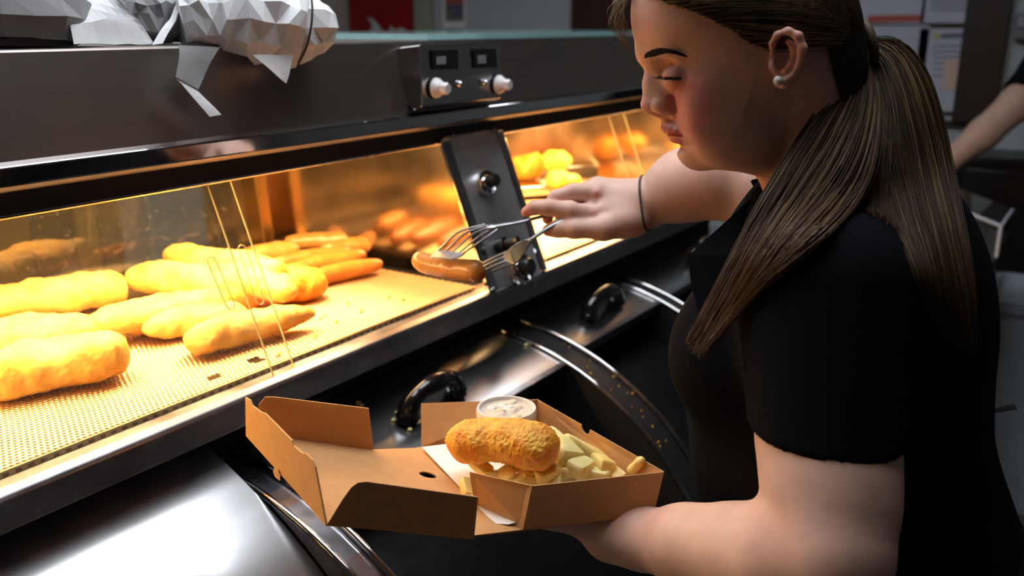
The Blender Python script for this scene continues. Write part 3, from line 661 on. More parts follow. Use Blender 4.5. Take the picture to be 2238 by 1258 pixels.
MB().panel([TF, TN, pNL, pF], CT).build('tray_flap', 'kraft', tb)
MB().panel([TBL, TBR, pBR, pBL], CT).build('tray_side', 'kraft', tb)
e1 = pNR - pBR; L_ = np.linalg.norm(e1); k0 = .43; nt_ = []
for a in np.linspace(math.pi, 2 * math.pi, 9): nt_.append(pBR + e1 * (k0 + .035 * math.cos(a)) + np.array([0, 0, .0075 * math.sin(a)]))
MB().panel([TBR, pBR] + nt_ + [pNR, TNR], CT).build('tray_end', 'kraft', tb)
sp = MB().panel([atZ(u, v, ZB + .0035) for u, v in ((922, 977), (1040, 962), (1160, 955), (1330, 1085), (1112, 1146), (1080, 1144), (1012, 1072))], .0005, (0, 0, 1)).build('paper_sheet', 'sheet_paper'); tag(sp, 'white greaseproof paper sheet under the food in the box', 'paper')
cc_ = atZ(1107, 930, ZB + .005); cc_ = atZ(1107, 891, ZB + .052) * [1, 1, 0] + [0, 0, ZB + .0045]
cup = thing('sauce_cup', cc_); tag(cup, 'lidded clear plastic cup of creamy sauce behind the fried fish', 'sauce cup')
MB().revolve([(.024, 0), (.026, .004), (.0305, .040), (.031, .042), (.0295, .042), (.0285, .038)], cc_, (0, 0, 1), 40).build('cup_body', 'cup_plastic', cup, smooth=True)
MB().revolve([(.0325, .036), (.0335, .038), (.0335, .046), (.0325, .0485), (.0305, .0485), (.0295, .046), (.0290, .044)], cc_, (0, 0, 1), 40).build('cup_lid', 'cup_plastic', cup, smooth=True)
MB().revolve([(.0285, .0435), (.0285, .0448), (.02, .0455)], cc_, (0, 0, 1), 32).build('sauce', 'sauce', cup, smooth=True)
for k in range(9):
    a = k * 2.4; r_ = .005 + .0022 * k; c = cc_ + [r_ * math.cos(a), r_ * math.sin(a), .0455]
    MB().revolve([(.001, -.001), (.0068, -.0004), (.0052, .0011), (.0018, .0016)], c, (random.uniform(-.3, .3), random.uniform(-.3, .3), 1), 6).build('sauce_piece', 'sauce' if k % 3 else 'cup_plastic', cup, smooth=True)
fz = ZB + .047
f_ = lump_mesh([atZ(u, v, fz + dz) for u, v, dz in ((988, 992, -.010), (1030, 966, -.002), (1095, 962, .004), (1160, 974, .004), (1218, 992, 0))], [.0165, .0255, .0245, .0265, .0225], .86, .0019, 60, 150, 100, seed=44, tip=.16, fine=.55)
tag(f_.build('battered_fish', 'batter', smooth=True), 'crisp golden battered fish fillet on the chips in the box', 'fried fish')
chips = [(1050, 1018, .012, .9, 0), (1082, 1038, .008, .8, 1), (1112, 1040, .010, 1.1, 0), (1145, 1045, .012, .9, 0), (1165, 1052, .008, 1., 0), (1196, 1034, .016, 1., 0), (1216, 1048, .008, .8, 1),
         (1236, 985, .026, 1.55, 1), (1214, 955, .02, 1., 1), (1222, 1012, .012, 1.1, 1), (1248, 1030, .010, 1., 1), (1270, 1020, .018, 1.25, 1), (1283, 988, .018, 1.25, 0), (1316, 1010, .018, 1.05, 0), (1300, 1036, .010, 1.1, 1), (1342, 1034, .010, .9, 0), (1390, 1018, .022, 1.2, 0), (1018, 1066, .004, .7, 0), (1130, 1018, .010, .9, 0), (1178, 1022, .010, .9, 1), (1262, 1000, .012, 1.1, 1), (1330, 1022, .008, .9, 0), (1195, 985, .008, 1.1, 1), (1255, 955, .008, 1.2, 1)]
names = ['small chip below the left end of the fish', 'greenish chip below the fish, second from left', 'pointed chip in front of the fish', 'chip leaning on the flap below the fish', 'chip peeking over the cardboard crease', 'yellow chip upright under the right fish end', 'pale green chip low at the cardboard rim', 'largest rounded greenish chip right beside the fish', 'greenish chip behind the right end of the fish', 'greenish chip under the largest rounded one', 'pale green chip low behind the near panel', 'blocky pale green chip in the middle of the open chips', 'long yellow chip lying behind the blocky green one', 'square yellow chip right of the blocky green one', 'pale chip touching the near panel rim', 'small curled chip near the panel rim', 'lone pale chip leaning in the right corner', 'flat chip on the paper by the flap edge', 'short chip tucked under the fish centre', 'greenish chip tucked under the fish right half', 'greenish chip behind the blocky one', 'small yellow chip between the square and curled chips', 'hidden green chip under the fish tail', 'green chip against the end panel']
def chip_mesh(c, s_, k, longish=1.):
    rr = random.Random(k); bm = bmesh.new(); bmesh.ops.create_cube(bm, size=1); bmesh.ops.subdivide_edges(bm, edges=bm.edges[:], cuts=2, use_grid_fill=True)
    V = np.array([v.co[:] for v in bm.verts]); F = [[v.index for v in f.verts] for f in bm.faces]; bm.free()
    V *= np.array([.026 * longish, .015, .013]) * s_ * 1.02
    V[:, 1] *= 1 + .35 * V[:, 0] / .026; V[:, 2] += 6 * V[:, 0] ** 2 * rr.uniform(-1, 1)
    V += np.array([[mnoise.noise(Vector(v) * 60 + Vector((k, i, 0))) for i in range(3)] for v in V]) * .0022
    a, b, g = rr.uniform(0, 6.3), rr.uniform(-.5, .5), rr.uniform(-.5, .5)
    Rz = np.array([[math.cos(a), -math.sin(a), 0], [math.sin(a), math.cos(a), 0], [0, 0, 1]]); Ry = np.array([[math.cos(b), 0, math.sin(b)], [0, 1, 0], [-math.sin(b), 0, math.cos(b)]]); Rx = np.array([[1, 0, 0], [0, math.cos(g), -math.sin(g)], [0, math.sin(g), math.cos(g)]])
    V = V @ (Rz @ Ry @ Rx).T + c; V[:, 2] = np.maximum(V[:, 2], ZB + .0045); return V, F
for k, ((u, v, dz, s_, g), nm) in enumerate(zip(chips, names)):
    V, F = chip_mesh(atZ(u, v, ZB + .008 + dz), s_, k + 5, 1.8 if k in (16, 12) else (.85 if k in (7, 11) else 1.1))
    if k == 16:
        a = atZ(1378, 1032, ZB + .02); b = atZ(1405, 1002, ZB + .046); d = (b - a)
        V, F = (lambda q: (q.V[0], q.F))(lump_mesh([a, (a + b) / 2, b], [.0065, .006, .006], 1., .001, 60, 14, 8, 3, .2))
    tag(mk('chip', V, F, 'chip_green' if g else 'chip', smooth=True, sub=1), nm, 'chip', 'chips in the takeaway box')

# ================================================================== tongs and the sausage they lift
tg = thing('serving_tongs', at(1250, 470, 1.165)); tag(tg, 'steel fork-ended serving tongs held in the right hand', 'tongs')
def bar(pts, r, name, flat=1., par=tg, n=24, seg=10): return MB().tube(spline([at(*p) for p in pts], n), r, seg, True, flat).build(name, 'tong_steel', par, smooth=True)
bar([(1330, 462, 1.165), (1250, 462, 1.155), (1185, 473, 1.155), (1140, 484, 1.165), (1108, 490, 1.17), (1085, 494, 1.175)], np.r_[np.full(16, .0042), np.linspace(.0042, .006, 8)], 'upper_arm', .5)
bar([(1330, 470, 1.165), (1262, 472, 1.15), (1215, 488, 1.14), (1175, 513, 1.14), (1155, 527, 1.145)], .0042, 'lower_arm', .6)
A0 = [(1062, 489, 1.185), (1068, 491, 1.18), (1075, 493, 1.175), (1082, 497, 1.17), (1088, 500, 1.165)]
A1 = [(1003, 507, 1.205), (1018, 509, 1.198), (1033, 512, 1.19), (1048, 516, 1.18), (1058, 522, 1.17)]
A2 = [(958, 546, 1.215), (973, 548, 1.208), (988, 550, 1.20), (1003, 552, 1.192), (1012, 553, 1.185)]
hd = MB().tube([at(1090, 493, 1.175), at(1075, 494, 1.175), at(1066, 495, 1.176)], [.004, .0095, .0075], 10, True, .35).build('upper_head', 'tong_steel', tg, smooth=True)
for a, b, c in zip(A0, A1, A2): bar([a, b, c], .0028, 'tine', .6, hd, 12, 6)
MB().panel([at(*p) for p in ((954, 545, 1.217), (1016, 552, 1.183), (1004, 560, 1.183), (984, 565, 1.19), (940, 561, 1.217))], .0022).build('blade_edge', 'tong_steel', hd)
h2 = MB().panel([at(*p) for p in ((1162, 520, 1.143), (1146, 523, 1.146), (1129, 532, 1.15), (1113, 544, 1.154), (1102, 556, 1.157), (1103, 566, 1.157), (1112, 574, 1.155), (1126, 578, 1.15), (1138, 569, 1.147), (1148, 553, 1.145), (1157, 537, 1.142), (1166, 526, 1.141))], .0028).build('lower_head', 'tong_steel', tg, bevel=.0012)
for (u0, v0), (u1, v1) in (((1108, 550), (1058, 574)), ((1110, 558), (1058, 582)), ((1116, 567), (1063, 588)), ((1126, 574), (1075, 593))): bar([(u0, v0, 1.157), ((u0 + u1) / 2, (v0 + v1) / 2 - 1, 1.165), (u1, v1, 1.175)], .0027, 'tine', .7, h2, 8, 6)
sa = lump_mesh([at(905, 566, 1.255), at(955, 580, 1.235), at(1005, 588, 1.21), at(1058, 594, 1.185)], [.0135, .0145, .0145, .0155], 1., .0012, 50, seed=51, tip=.16)
tag(sa.build('sausage', 'sausage', smooth=True), 'browned sausage gripped by the tongs in front of the opening', 'sausage')

# ================================================================== paper bag bundles on the hood
def crumple(P, R, flat, amp, seed, nr=17, seg=15):
    rr = np.random.default_rng(seed); P = spline(P, nr); t = np.linspace(0, 1, nr); R = np.interp(t, np.linspace(0, 1, len(R)), R)
    b = MB().tube(P, R, seg, True, flat); V = b.V[0]; ax = np.repeat(P, seg, 0); N = (V - ax); N /= np.linalg.norm(N, axis=1)[:, None]
    V = V + N * (rr.uniform(-1, .55, len(V)) * amp)[:, None] + rr.uniform(-1, 1, V.shape) * amp * .45
    V[:, 2] = np.where((V[:, 1] > .93), np.maximum(V[:, 2], H - .0235), V[:, 2]); F = []
    for k, f in enumerate(b.F):
        if len(f) == 4: F += ([f[:3], [f[0], f[2], f[3]]] if rr.random() < .5 else [[f[0], f[1], f[3]], f[1:]])
        else: F.append(f)
    b.V[0] = V; b.F = F; return b
def yb(u, v, y): return atY(u, v, y)
b1 = thing('paper_bundle', yb(60, 95, 1.02)); tag(b1, 'shaded grey bundle of paper at the top left corner on the hood', 'paper bundle', 'paper bundles on the hood')
crumple([yb(-160, 30, 1.03), yb(-20, 30, 1.0), yb(110, 40, 1.0), yb(175, 60, 1.02)], [.05, .055, .05, .022], .85, .005, 2, 10, 11).build('bundle_paper', 'shaded_paper', b1)  # bundle's shading put into the grey of its paper
MB().panel([yb(u, v, .955) for u, v in ((-40, 88), (60, 82), (130, 84), (165, 100), (60, 101), (-40, 99))], .003).build('dark_strip', 'black_plastic', b1)  # flat black strip along the lower edge of the bundle
b2 = thing('paper_bundle', yb(280, 97, .99)); tag(b2, 'half open white paper bundle between the two others on the hood', 'paper bundle', 'paper bundles on the hood')
def sheet(name, P, m, par, t=.0008, seed=0, n=7, amp=.004):  # crumpled sheet through a grid of corner points
    P = np.array(P); V = []
    for i in range(n):
        for j in range(n):
            a, b = i / (n - 1), j / (n - 1); v = (1 - a) * ((1 - b) * P[0] + b * P[1]) + a * ((1 - b) * P[3] + b * P[2]); V.append(v + amp * np.array([mnoise.noise(Vector(v) * 30 + Vector((seed, k, 0))) for k in range(3)]))
    o = mk(name, V, [(i * n + j, i * n + j + 1, (i + 1) * n + j + 1, (i + 1) * n + j) for i in range(n - 1) for j in range(n - 1)], m, par)
    s_ = o.modifiers.new('solid', 'SOLIDIFY'); s_.thickness = t; return o
sheet('bundle_paper', [yb(190, -40, 1.0), yb(262, 0, .96), yb(335, 96, .945), yb(155, 62, .95)], 'paper', b2, seed=3)
sheet('bundle_paper', [yb(155, 60, .95), yb(282, 30, .955), yb(334, 99, .94), yb(160, 97, .94)], 'paper', b2, seed=4)
sheet('bundle_fold', [yb(330, 98, .945), yb(352, 96, .945), yb(412, -10, .98), yb(385, 15, .975)], 'paper', b2, seed=5)
crumple([yb(230, 20, 1.04), yb(310, 35, 1.02), yb(385, 20, 1.02)], [.035, .045, .04], .8, .007, 7).build('bundle_inner', 'shaded_paper', b2)
b3 = thing('paper_bundle', yb(540, 90, .96)); tag(b3, 'white crumpled paper bag bundle bound with a rubber band', 'paper bundle', 'paper bundles on the hood')
ax3 = [yb(392, 45, .975), yb(470, 40, .955), yb(560, 48, .925), yb(640, 66, .905)]
crumple(ax3, [.036, .050, .058, .056], .92, .0065, 11, 13, 13).build('bundle_paper', 'paper', b3)
crumple([yb(640, 60, .91), yb(660, 58, .905), yb(688, 58, .905), yb(706, 62, .91)], [.050, .046, .040, .016], .92, .005, 13, 6, 12).build('bundle_end', 'paper', b3)
t_ = (ax3[3] - ax3[2]); t_ /= np.linalg.norm(t_); c_ = yb(650, 58, .907); A_ = np.cross(t_, [0, 0, 1.]); A_ /= np.linalg.norm(A_); B_ = np.cross(A_, t_)
MB().tube([c_ + .0535 * (math.cos(a) * A_ + .95 * math.sin(a) * B_) for a in np.linspace(0, 2 * np.pi, 40)], .0014, 6).build('rubber_band', 'rubber_band', b3, smooth=True)
sheet('corner_flap', [yb(556, 118, .885), yb(642, 120, .872), yb(628, 184, .868), yb(604, 164, .870)], 'paper', b3, seed=8, amp=.003)
sheet('reflected_flap', [yb(394, 100, .91), yb(478, 104, .905), yb(432, 196, .895), yb(384, 168, .895)], 'shaded_paper', b3, seed=9, amp=.003)  # this sheet and the next model the bundle's reflection in the hood
sheet('reflected_flap', [yb(384, 168, .895), yb(432, 196, .895), yb(484, 250, .885), yb(460, 257, .885)], 'paper', b3, seed=10, amp=.002)

# ================================================================== things at the right edge
bx = atZ(2225, 1085, 0); bx = np.array([bx[0] + .10 - .13 * CR[0], bx[1] - .13 - .13 * CR[1], 0])
bn = thing('waste_bin', bx); tag(bn, 'tall white plastic bin at the right edge behind the worker', 'bin')
def rring(hx_, z, n=6, r=.05):
    P = []
    for sx, sy, a0 in ((1, 1, 0), (-1, 1, 90), (-1, -1, 180), (1, -1, 270)):
        for k in range(n): a = math.radians(a0 + 90 * k / (n - 1)); P.append((bx[0] + sx * (hx_ - r) + r * math.cos(a), bx[1] + sy * (hx_ - r) + r * math.sin(a), z))
    return P
def loft(rings, name, m, par, **k):
    n = len(rings[0]); V = sum(rings, []); F = [(i * n + j, i * n + (j + 1) % n, (i + 1) * n + (j + 1) % n, (i + 1) * n + j) for i in range(len(rings) - 1) for j in range(n)]
    F += [tuple(range(n))[::-1]]; return mk(name, V, F, m, par, **k)
zt = .69
loft([rring(.15, 0), rring(.19, zt), rring(.184, zt), rring(.145, .01)], 'bin_body', 'bin_plastic', bn)
loft([rring(.19, zt - .03), rring(.202, zt - .028), rring(.204, zt + .004), rring(.186, zt + .006), rring(.185, zt - .01)], 'bin_rim', 'bin_plastic', bn)
# side counter with an acrylic box
c0 = at(2166, 560, 2.4); zc = at(2150, 566, 2.4)[2]
ct = thing('side_counter', (c0[0] + .2, c0[1] + .2, 0)); tag(ct, 'dark side counter behind the worker carrying the acrylic box', 'counter')
MB().box((c0[0] - .01, c0[1] - .01, zc - .03), (c0[0] + .4, c0[1] + .42, zc)).build('counter_top', 'frame_black', ct, bevel=.004)
MB().box((c0[0] + .01, c0[1] + .01, 0), (c0[0] + .38, c0[1] + .4, zc - .03)).build('counter_body', 'black_plastic', ct)
z2 = at(2188, 494, 2.4)[2]; z3 = at(2098, 408, 2.5)[2]; e0 = at(2188, 494, 2.4); xa, xb, ya, yb_ = e0[0], e0[0] + .26, e0[1], e0[1] + .26
ab = thing('acrylic_box', ((xa + xb) / 2, (ya + yb_) / 2, zc)); tag(ab, 'clear acrylic box with sloping lid on the side counter', 'acrylic box')
MB().panel([(xa, ya, z2), (xb, ya, z2), (xb, yb_, z3), (xa, yb_, z3)], .003).build('box_lid', 'clear_acrylic', ab)
for P in ([(xa, ya, zc), (xa, yb_, zc), (xa, yb_, z3), (xa, ya, z2)], [(xa, ya, zc), (xb, ya, zc), (xb, ya, z2), (xa, ya, z2)]): MB().panel(P, .003).build('box_side', 'clear_acrylic', ab)
for a, b in (((xa, ya, zc), (xa, ya, z2)), ((xa, ya, z2), (xa, yb_, z3)), ((xa, ya, z2), (xb, ya, z2))): MB().tube([a, b], .005, 6).build('box_edge', 'notice_paper', ab)

# ================================================================== the worker
DH = .90
OH = at(1560, 190, DH); hn = -ray(1560, 190); hn /= np.linalg.norm(hn); hn = hn + math.tan(math.radians(10)) * CR; hn /= np.linalg.norm(hn)
hr = CR - (CR @ hn) * hn; hr /= np.linalg.norm(hr); hd_ = np.cross(hr, hn); hd_ = -hd_ if hd_ @ CU > 0 else hd_
HA = np.stack([hr, hd_, hn])
def hl(u, v, n=0.):                               # photo point at offset n (towards the camera) from the middle of the head -> head frame
    d = ray(u, v); t = (n + (OH - CC) @ hn) / (d @ hn); P = CC + d * t - OH; return np.array([P @ hr, P @ hd_, n])
def hw(L): return OH + np.asarray(L) @ HA
prof = [(1430, -85), (1398, -50), (1382, -5), (1379, 40), (1386, 85), (1399, 116), (1411, 133), (1432, 158), (1448, 200), (1460, 235), (1472, 260), (1482, 285), (1494, 312), (1500, 324), (1503, 335), (1507, 348), (1516, 360), (1540, 367), (1585, 368), (1632, 356), (1680, 325), (1735, 290), (1800, 255), (1846, 200), (1868, 120), (1862, 30), (1826, -50), (1750, -105), (1640, -128), (1520, -118)]
PP = spline(np.array([hl(*p)[:2].tolist() + [0] for p in prof + prof[:1]]), 180)[:-1, :2]
def poly_sd(X, Y):                                # positive inside
    best = np.full(X.shape, 9., np.float32); ins = np.zeros(X.shape, bool); n = len(PP)
    for i in range(n):
        a, b = PP[i], PP[(i + 1) % n]; e = b - a; px, py = X - a[0], Y - a[1]
        t = np.clip((px * e[0] + py * e[1]) / (e @ e + 1e-12), 0, 1); best = np.minimum(best, np.hypot(px - t * e[0], py - t * e[1]))
        c = ((a[1] > Y) != (b[1] > Y)) & (X < (b[0] - a[0]) * (Y - a[1]) / (b[1] - a[1] + 1e-12) + a[0]); ins ^= c
    return np.where(ins, best, -best)
YP = [hl(1560, v)[1] for v in (-120, 0, 110, 200, 260, 320, 360)]
def head_hm(X, Y):
    h = np.interp(Y, YP, [.070, .074, .070, .067, .063, .056, .046]); xe = hl(1700, 150)[0]
    return h + np.clip((X - xe) / .05, 0, 1) * -.004
def head_L(X, Y): return np.interp(Y, YP, [.078, .084, .090, .094, .086, .062, .040])
def head_mass(X, Y, Z):
    s_ = poly_sd(X[:, :, 0] + 0 * Y[:, :, 0], Y[:, :, 0] + 0 * X[:, :, 0]); X2 = X[:, :, 0] + 0 * Y[:, :, 0]; Y2 = Y[:, :, 0] + 0 * X[:, :, 0]
    L = head_L(X2, Y2); hm = head_hm(X2, Y2); a = np.maximum(L - s_, 0) / L
    return (((a[:, :, None] ** 2.05 + (np.abs(Z) / hm[:, :, None]) ** 2.05) ** (1 / 2.05)) - 1) * np.minimum(L, hm)[:, :, None] * .9
_gx = np.linspace(-.13, .20, 166); _gy = np.linspace(-.17, .11, 141); _SD = poly_sd(_gx[:, None] + 0 * _gy[None], _gy[None] + 0 * _gx[:, None])
def sd_fast(x, y):                                # bilinear lookup of the profile distance
    fx = np.clip((np.asarray(x) + .13) / .002, 0, 164.99); fy = np.clip((np.asarray(y) + .17) / .002, 0, 139.99); i = fx.astype(int); j = fy.astype(int); a = fx - i; b = fy - j
    return _SD[i, j] * (1 - a) * (1 - b) + _SD[i + 1, j] * a * (1 - b) + _SD[i, j + 1] * (1 - a) * b + _SD[i + 1, j + 1] * a * b
def head_n(x, y):                                 # half width of the head at a point of the profile plane
    x = np.atleast_1d(x); y = np.atleast_1d(y); s_ = sd_fast(x, y); L = head_L(x, y); a = np.clip(np.maximum(L - s_, 0) / L, 0, 1)
    return head_hm(x, y) * (1 - a ** 2.05) ** (1 / 2.05)
hf = Field(hl(1380, -150) - [.012, .01, .098], hl(1960, 600) + [0, 0, .098], .0011, OH, HA); hf.mirror = True
hf.op(head_mass, [-1, -1, -1], [1, hl(1560, 400)[1], 1], .001)
g = lambda u, v, n=0.: hl(u, v, n)
hf.chain([g(1752, 180), g(1788, 360), g(1835, 480), g(1880, 620)], [.050, .053, .060, .075], .022)      # neck
hf.cone(g(1600, 300, .018), g(1650, 330, .02), .022, .02, .02)                      # soft under-chin
hf.ell(g(1524, 340), (.0145, .0125, .020), .012)                                   # chin
hf.ell(g(1508, 286), (.0205, .0260, .0340), .014)                                   # muzzle
hf.ell(g(1553, 238, .042), (.022, .028, .0145), .022)                                # cheek
hf.ell(g(1610, 305, .040), (.034, .026, .013), .02)
hf.cone(g(1420, 119, .008), g(1474, 112, .034), .0085, .0085, .014)                 # brow ridge
hf.ell(g(1452, 150, .030), (.012, .009, .012), .010, 'sub')                         # hollow under the brow
hf.ell(g(1478, 166, .0290), (.0132, .0120, .0145), .006)                            # lids over the eyeball
hf.cone(g(1433, 139), g(1424, 182), .0062, .0066, .012)                             # nose
hf.cone(g(1424, 182), g(1422.5, 226), .0066, .0092, .010)
hf.cone(g(1446, 160, .004), g(1450, 225, .0075), .0070, .0100, .010)                # side walls
hf.ell(g(1424, 228), (.0100, .0085, .0098), .004)
hf.ell(g(1450, 231, .0122), (.0108, .0086, .0070), .0035)                            # wing
hf.cone(g(1428, 240), g(1458, 257), .0040, .0050, .005)
hf.ell(g(1440, 248, .0068), (.0060, .0034, .0032), .002, 'sub')
hf.cone(g(1468, 214, .0200), g(1474, 240, .0215), .0026, .0026, .005, 'sub')         # crease beside the wing
hf.chain([g(1466, 260), g(1463, 274), g(1466, 280)], [.005, .0066, .0060], .005)     # upper lip
UL = [g(*q) for q in ((1463, 279, 0), (1465, 280, .009), (1471, 283, .017), (1482, 287.5, .024), (1497, 292, .030))]; ULr = [.0068, .0066, .0056, .0042, .0026]
LL = [g(*q) for q in ((1482, 303, 0), (1483, 302.5, .009), (1487, 301, .016), (1493, 299, .022), (1501, 296.5, .029))]; LLr = [.0077, .0073, .0062, .0046, .0028]
hf.chain(UL, ULr, .003); hf.chain(LL, LLr, .003)
hf.chain([g(*q) for q in ((1458, 291, 0), (1462, 291.3, .010), (1469, 292, .019), (1481, 293.2, .027), (1501, 295, .0335))], [.0018, .0017, .0016, .0014, .0011], .0016, 'sub')
hf.ell(g(1479, 321), (.0056, .0026, .040), .010, 'sub')
hf.ell(g(1466, 171, .0345), (.0125, .0013, .0150), .0009, 'sub')                       # eye slit
# ear
hf.ell(g(1722, 122, .072), (.0155, .0260, .0060), .004)
hel = [(1692, 118, .074), (1690, 96, .078), (1700, 78, .081), (1722, 70, .084), (1744, 80, .087), (1753, 106, .088), (1746, 138, .085), (1730, 163, .080), (1712, 180, .077), (1700, 180, .075)]
hf.chain([g(*q) for q in hel], [.0032, .0036, .0038, .0040, .0042, .0042, .0040, .0042, .0052, .0040], .003)
hf.ell(g(1714, 122, .083), (.0115, .0185, .0085), .0025, 'sub')
hf.chain([g(1722, 92, .079), g(1736, 108, .081), (g(1732, 136, .080)), g(1716, 152, .078)], [.0022, .0030, .0032, .0028], .003)
hf.ell(g(1692, 142, .076), (.0050, .0065, .0045), .004)
hf.ell(g(1706, 136, .081), (.0055, .0075, .0060), .002, 'sub')
HV, HQ = hf.mesh(); HL = hf.Vl.copy()

def field_pts(pts, pad, h): P = np.array(pts); return Field(P.min(0) - pad, P.max(0) + pad, h)
# near (left) arm
la = [at(*q) for q in ((1806, 690, .815), (1808, 960, .79), (1815, 1080, .775), (1822, 1195, .76))]
lf = [at(*q) for q in ((1800, 1222, .757), (1700, 1222, .785), (1600, 1207, .82), (1500, 1190, .85), (1400, 1176, .893), (1335, 1166, .915))]
ld = -CR * .85 + np.array([CF[0], CF[1], 0]) * .35; ld /= np.linalg.norm(ld); lsd = np.cross([0, 0, 1.], ld)
pc = at(1270, 1150, .937); pc[2] = ZB - .0170
aF = field_pts(la + lf + [pc + ld * .15], .085, .0025)
aF.chain(la, [.062, .056, .0525, .048], .02)
aF.chain(lf, [.0475, .046, .041, .0345, .0270, .0245], .018)
aF.cone(lf[-1], pc, .022, .019, .02); 
for k in (-1, 0, 1): aF.cone(pc + lsd * .018 * k, pc + ld * .04 + lsd * .024 * k, .0145, .0125, .012)
for k, (o_, l_) in enumerate(((-.036, .058), (-.013, .072), (.011, .075), (.033, .068))):
    b0 = pc + ld * .045 + lsd * o_; dd = ld + lsd * o_ * 5; dd /= np.linalg.norm(dd); b1_ = b0 + dd * l_ * .55; b2_ = b0 + dd * l_; 
    for b in (b0, b1_, b2_): b[2] = ZB - .0115
    aF.chain([b0, b1_, b2_], [.0098, .0088, .0072], .006)
t0 = pc - lsd * .032 - ld * .01; t1 = t0 - lsd * .028 + ld * .03; t2 = t1 + ld * .028; t1[2] = t2[2] = ZB - .013
aF.chain([t0, t1, t2], [.014, .0105, .008], .01)
LV, LQ = aF.mesh()
# far (right) arm with the hand on the tongs
ra_ = [at(*q) for q in ((1770, 590, 1.07), (1672, 425, 1.105))]; rfm = [at(*q) for q in ((1655, 405, 1.11), (1560, 388, 1.13), (1490, 408, 1.15), (1415, 444, 1.168))]
rF = Field(np.minimum(at(1140, 470, 1.15), at(1800, 640, 1.07)) - .08, np.maximum(at(1140, 470, 1.22), at(1770, 380, 1.1)) + .08, .002)
rF.chain(ra_, [.054, .047], .02); rF.chain(rfm, [.048, .0475, .042, .0275], .018)
w_ = at(1410, 445, 1.168)
for q, r in (((1300, 466, 1.155), .0145), ((1305, 424, 1.165), .0140), ((1306, 408, 1.18), .0130), ((1316, 412, 1.197), .0120)): rF.cone(w_, at(*q), .0245, r, .014)
rF.ell(at(1362, 480, 1.155), (.026, .024, .020), .016)
def fing(pts, rs, k=.0045): rF.chain([at(*p) for p in pts], rs, k)
fing([(1300, 468, 1.153), (1246, 460, 1.147), (1196, 453, 1.147), (1168, 454, 1.15), (1150, 463, 1.152)], [.0140, .0122, .0098, .0086, .0066])
fing([(1305, 420, 1.163), (1252, 420, 1.163), (1214, 431, 1.163), (1200, 455, 1.163), (1197, 478, 1.162)], [.0132, .0108, .0090, .0080, .0070])
fing([(1306, 408, 1.18), (1258, 422, 1.188), (1232, 452, 1.185), (1240, 480, 1.178)], [.0122, .0102, .0086, .0070])
fing([(1316, 412, 1.197), (1280, 432, 1.205), (1262, 462, 1.20), (1275, 484, 1.192)], [.0112, .0092, .0078, .0064])
fing([(1385, 485, 1.155), (1318, 499, 1.142), (1255, 500, 1.142), (1220, 500, 1.146), (1198, 503, 1.150)], [.0195, .0142, .0108, .0096, .0076], .008)
rF.cone(at(1297, 466, 1.141), at(1303, 468, 1.143), .0035, .003, .006); rF.cone(at(1304, 421, 1.151), at(1308, 424, 1.152), .0035, .003, .006)
rF.cone(at(1300, 443, 1.146), at(1262, 441, 1.148), .0025, .0030, .006, 'sub')
RV, RQ = rF.mesh()
# torso under the shirt
tF = Field(np.array([-.42, -.5, -1.05]) + at(1800, 800, .95), np.array([.48, .42, .42]) + at(1800, 800, .95), .010)
Tup = lambda F, gr: None
def torso(F, e=0., k=.05):
    M = np.stack([hr, np.cross(hn, hr), [0, 0, 1.]]); M[0][2] = 0; M[0] /= np.linalg.norm(M[0]); M[1] = np.array([-M[0][1], M[0][0], 0]); M[2] = [0, 0, 1]
    F.ell(at(1805, 800, .99), (.142 + e, .165 + e, .24 + e), k, M=M)
    F.ell(at(1900, 690, .97), (.095 + e, .17 + e, .16 + e), k, M=M)
    F.cone(at(1845, 650, .885), at(1800, 585, 1.07), .070 + e, .068 + e, k)
    F.cone(at(1835, 520, .95), at(1860, 640, .97), .062 + e, .09 + e, .04)
    F.ell(at(1612, 775, .935), (.068 + e, .07 + e, .075 + e), .04, M=M); F.ell(at(1600, 760, 1.06), (.066 + e, .07 + e, .075 + e), .04, M=M)
    F.ell(at(1830, 1080, 1.0), (.145 + e, .155 + e, .20 + e), k, M=M)
    F.ell(at(1890, 1330, 1.02), (.165 + e, .175 + e, .22 + e), k, M=M)
torso(tF, -.012)
for sx in (-1, 1):
    hip = at(1890, 1400, 1.02) + np.array([hn[0], hn[1], 0]) * .085 * sx; hip[2] = .78; ft = hip.copy(); ft[2] = .06
    tF.cone(hip, (hip + ft) / 2, .085, .062, .04); tF.cone((hip + ft) / 2, ft, .06, .045, .04)
TV, TQ = tF.mesh()
# colours
def lerp(a, b, t): return a + (b - a) * t[:, None]
def blob(L, c, r, soft=1.): d = np.sqrt((((L - c) / np.array(r)) ** 2).sum(1)); return np.clip((1.35 - d) / .7, 0, 1) ** 1.5 * soft
SK = np.array([.68, .435, .345])
Ls = HL.copy(); Ls[:, 2] = np.abs(Ls[:, 2]); hc = np.tile(SK, (len(HL), 1))
hc = lerp(hc, np.array([.55, .20, .17]), blob(Ls, g(1508, 232, .042), (.030, .034, .034), .9))
hc = lerp(hc, np.array([.62, .26, .19]), blob(Ls, g(1415, 225, .0), (.012, .012, .012), .5))
hc = lerp(hc, np.array([.60, .25, .20]), blob(Ls, g(1722, 105, .08), (.02, .03, .02), .55))
hc = lerp(hc, np.array([.52, .26, .17]), blob(Ls, g(1465, 147, .033), (.016, .008, .014), .6))  # lid crease shading put into the skin colour
def segd(L, a, b): t = np.clip(((L - a) @ (b - a)) / ((b - a) @ (b - a)), 0, 1); return np.linalg.norm(L - a - t[:, None] * (b - a), axis=1), t
lipm_ = np.zeros(len(Ls))
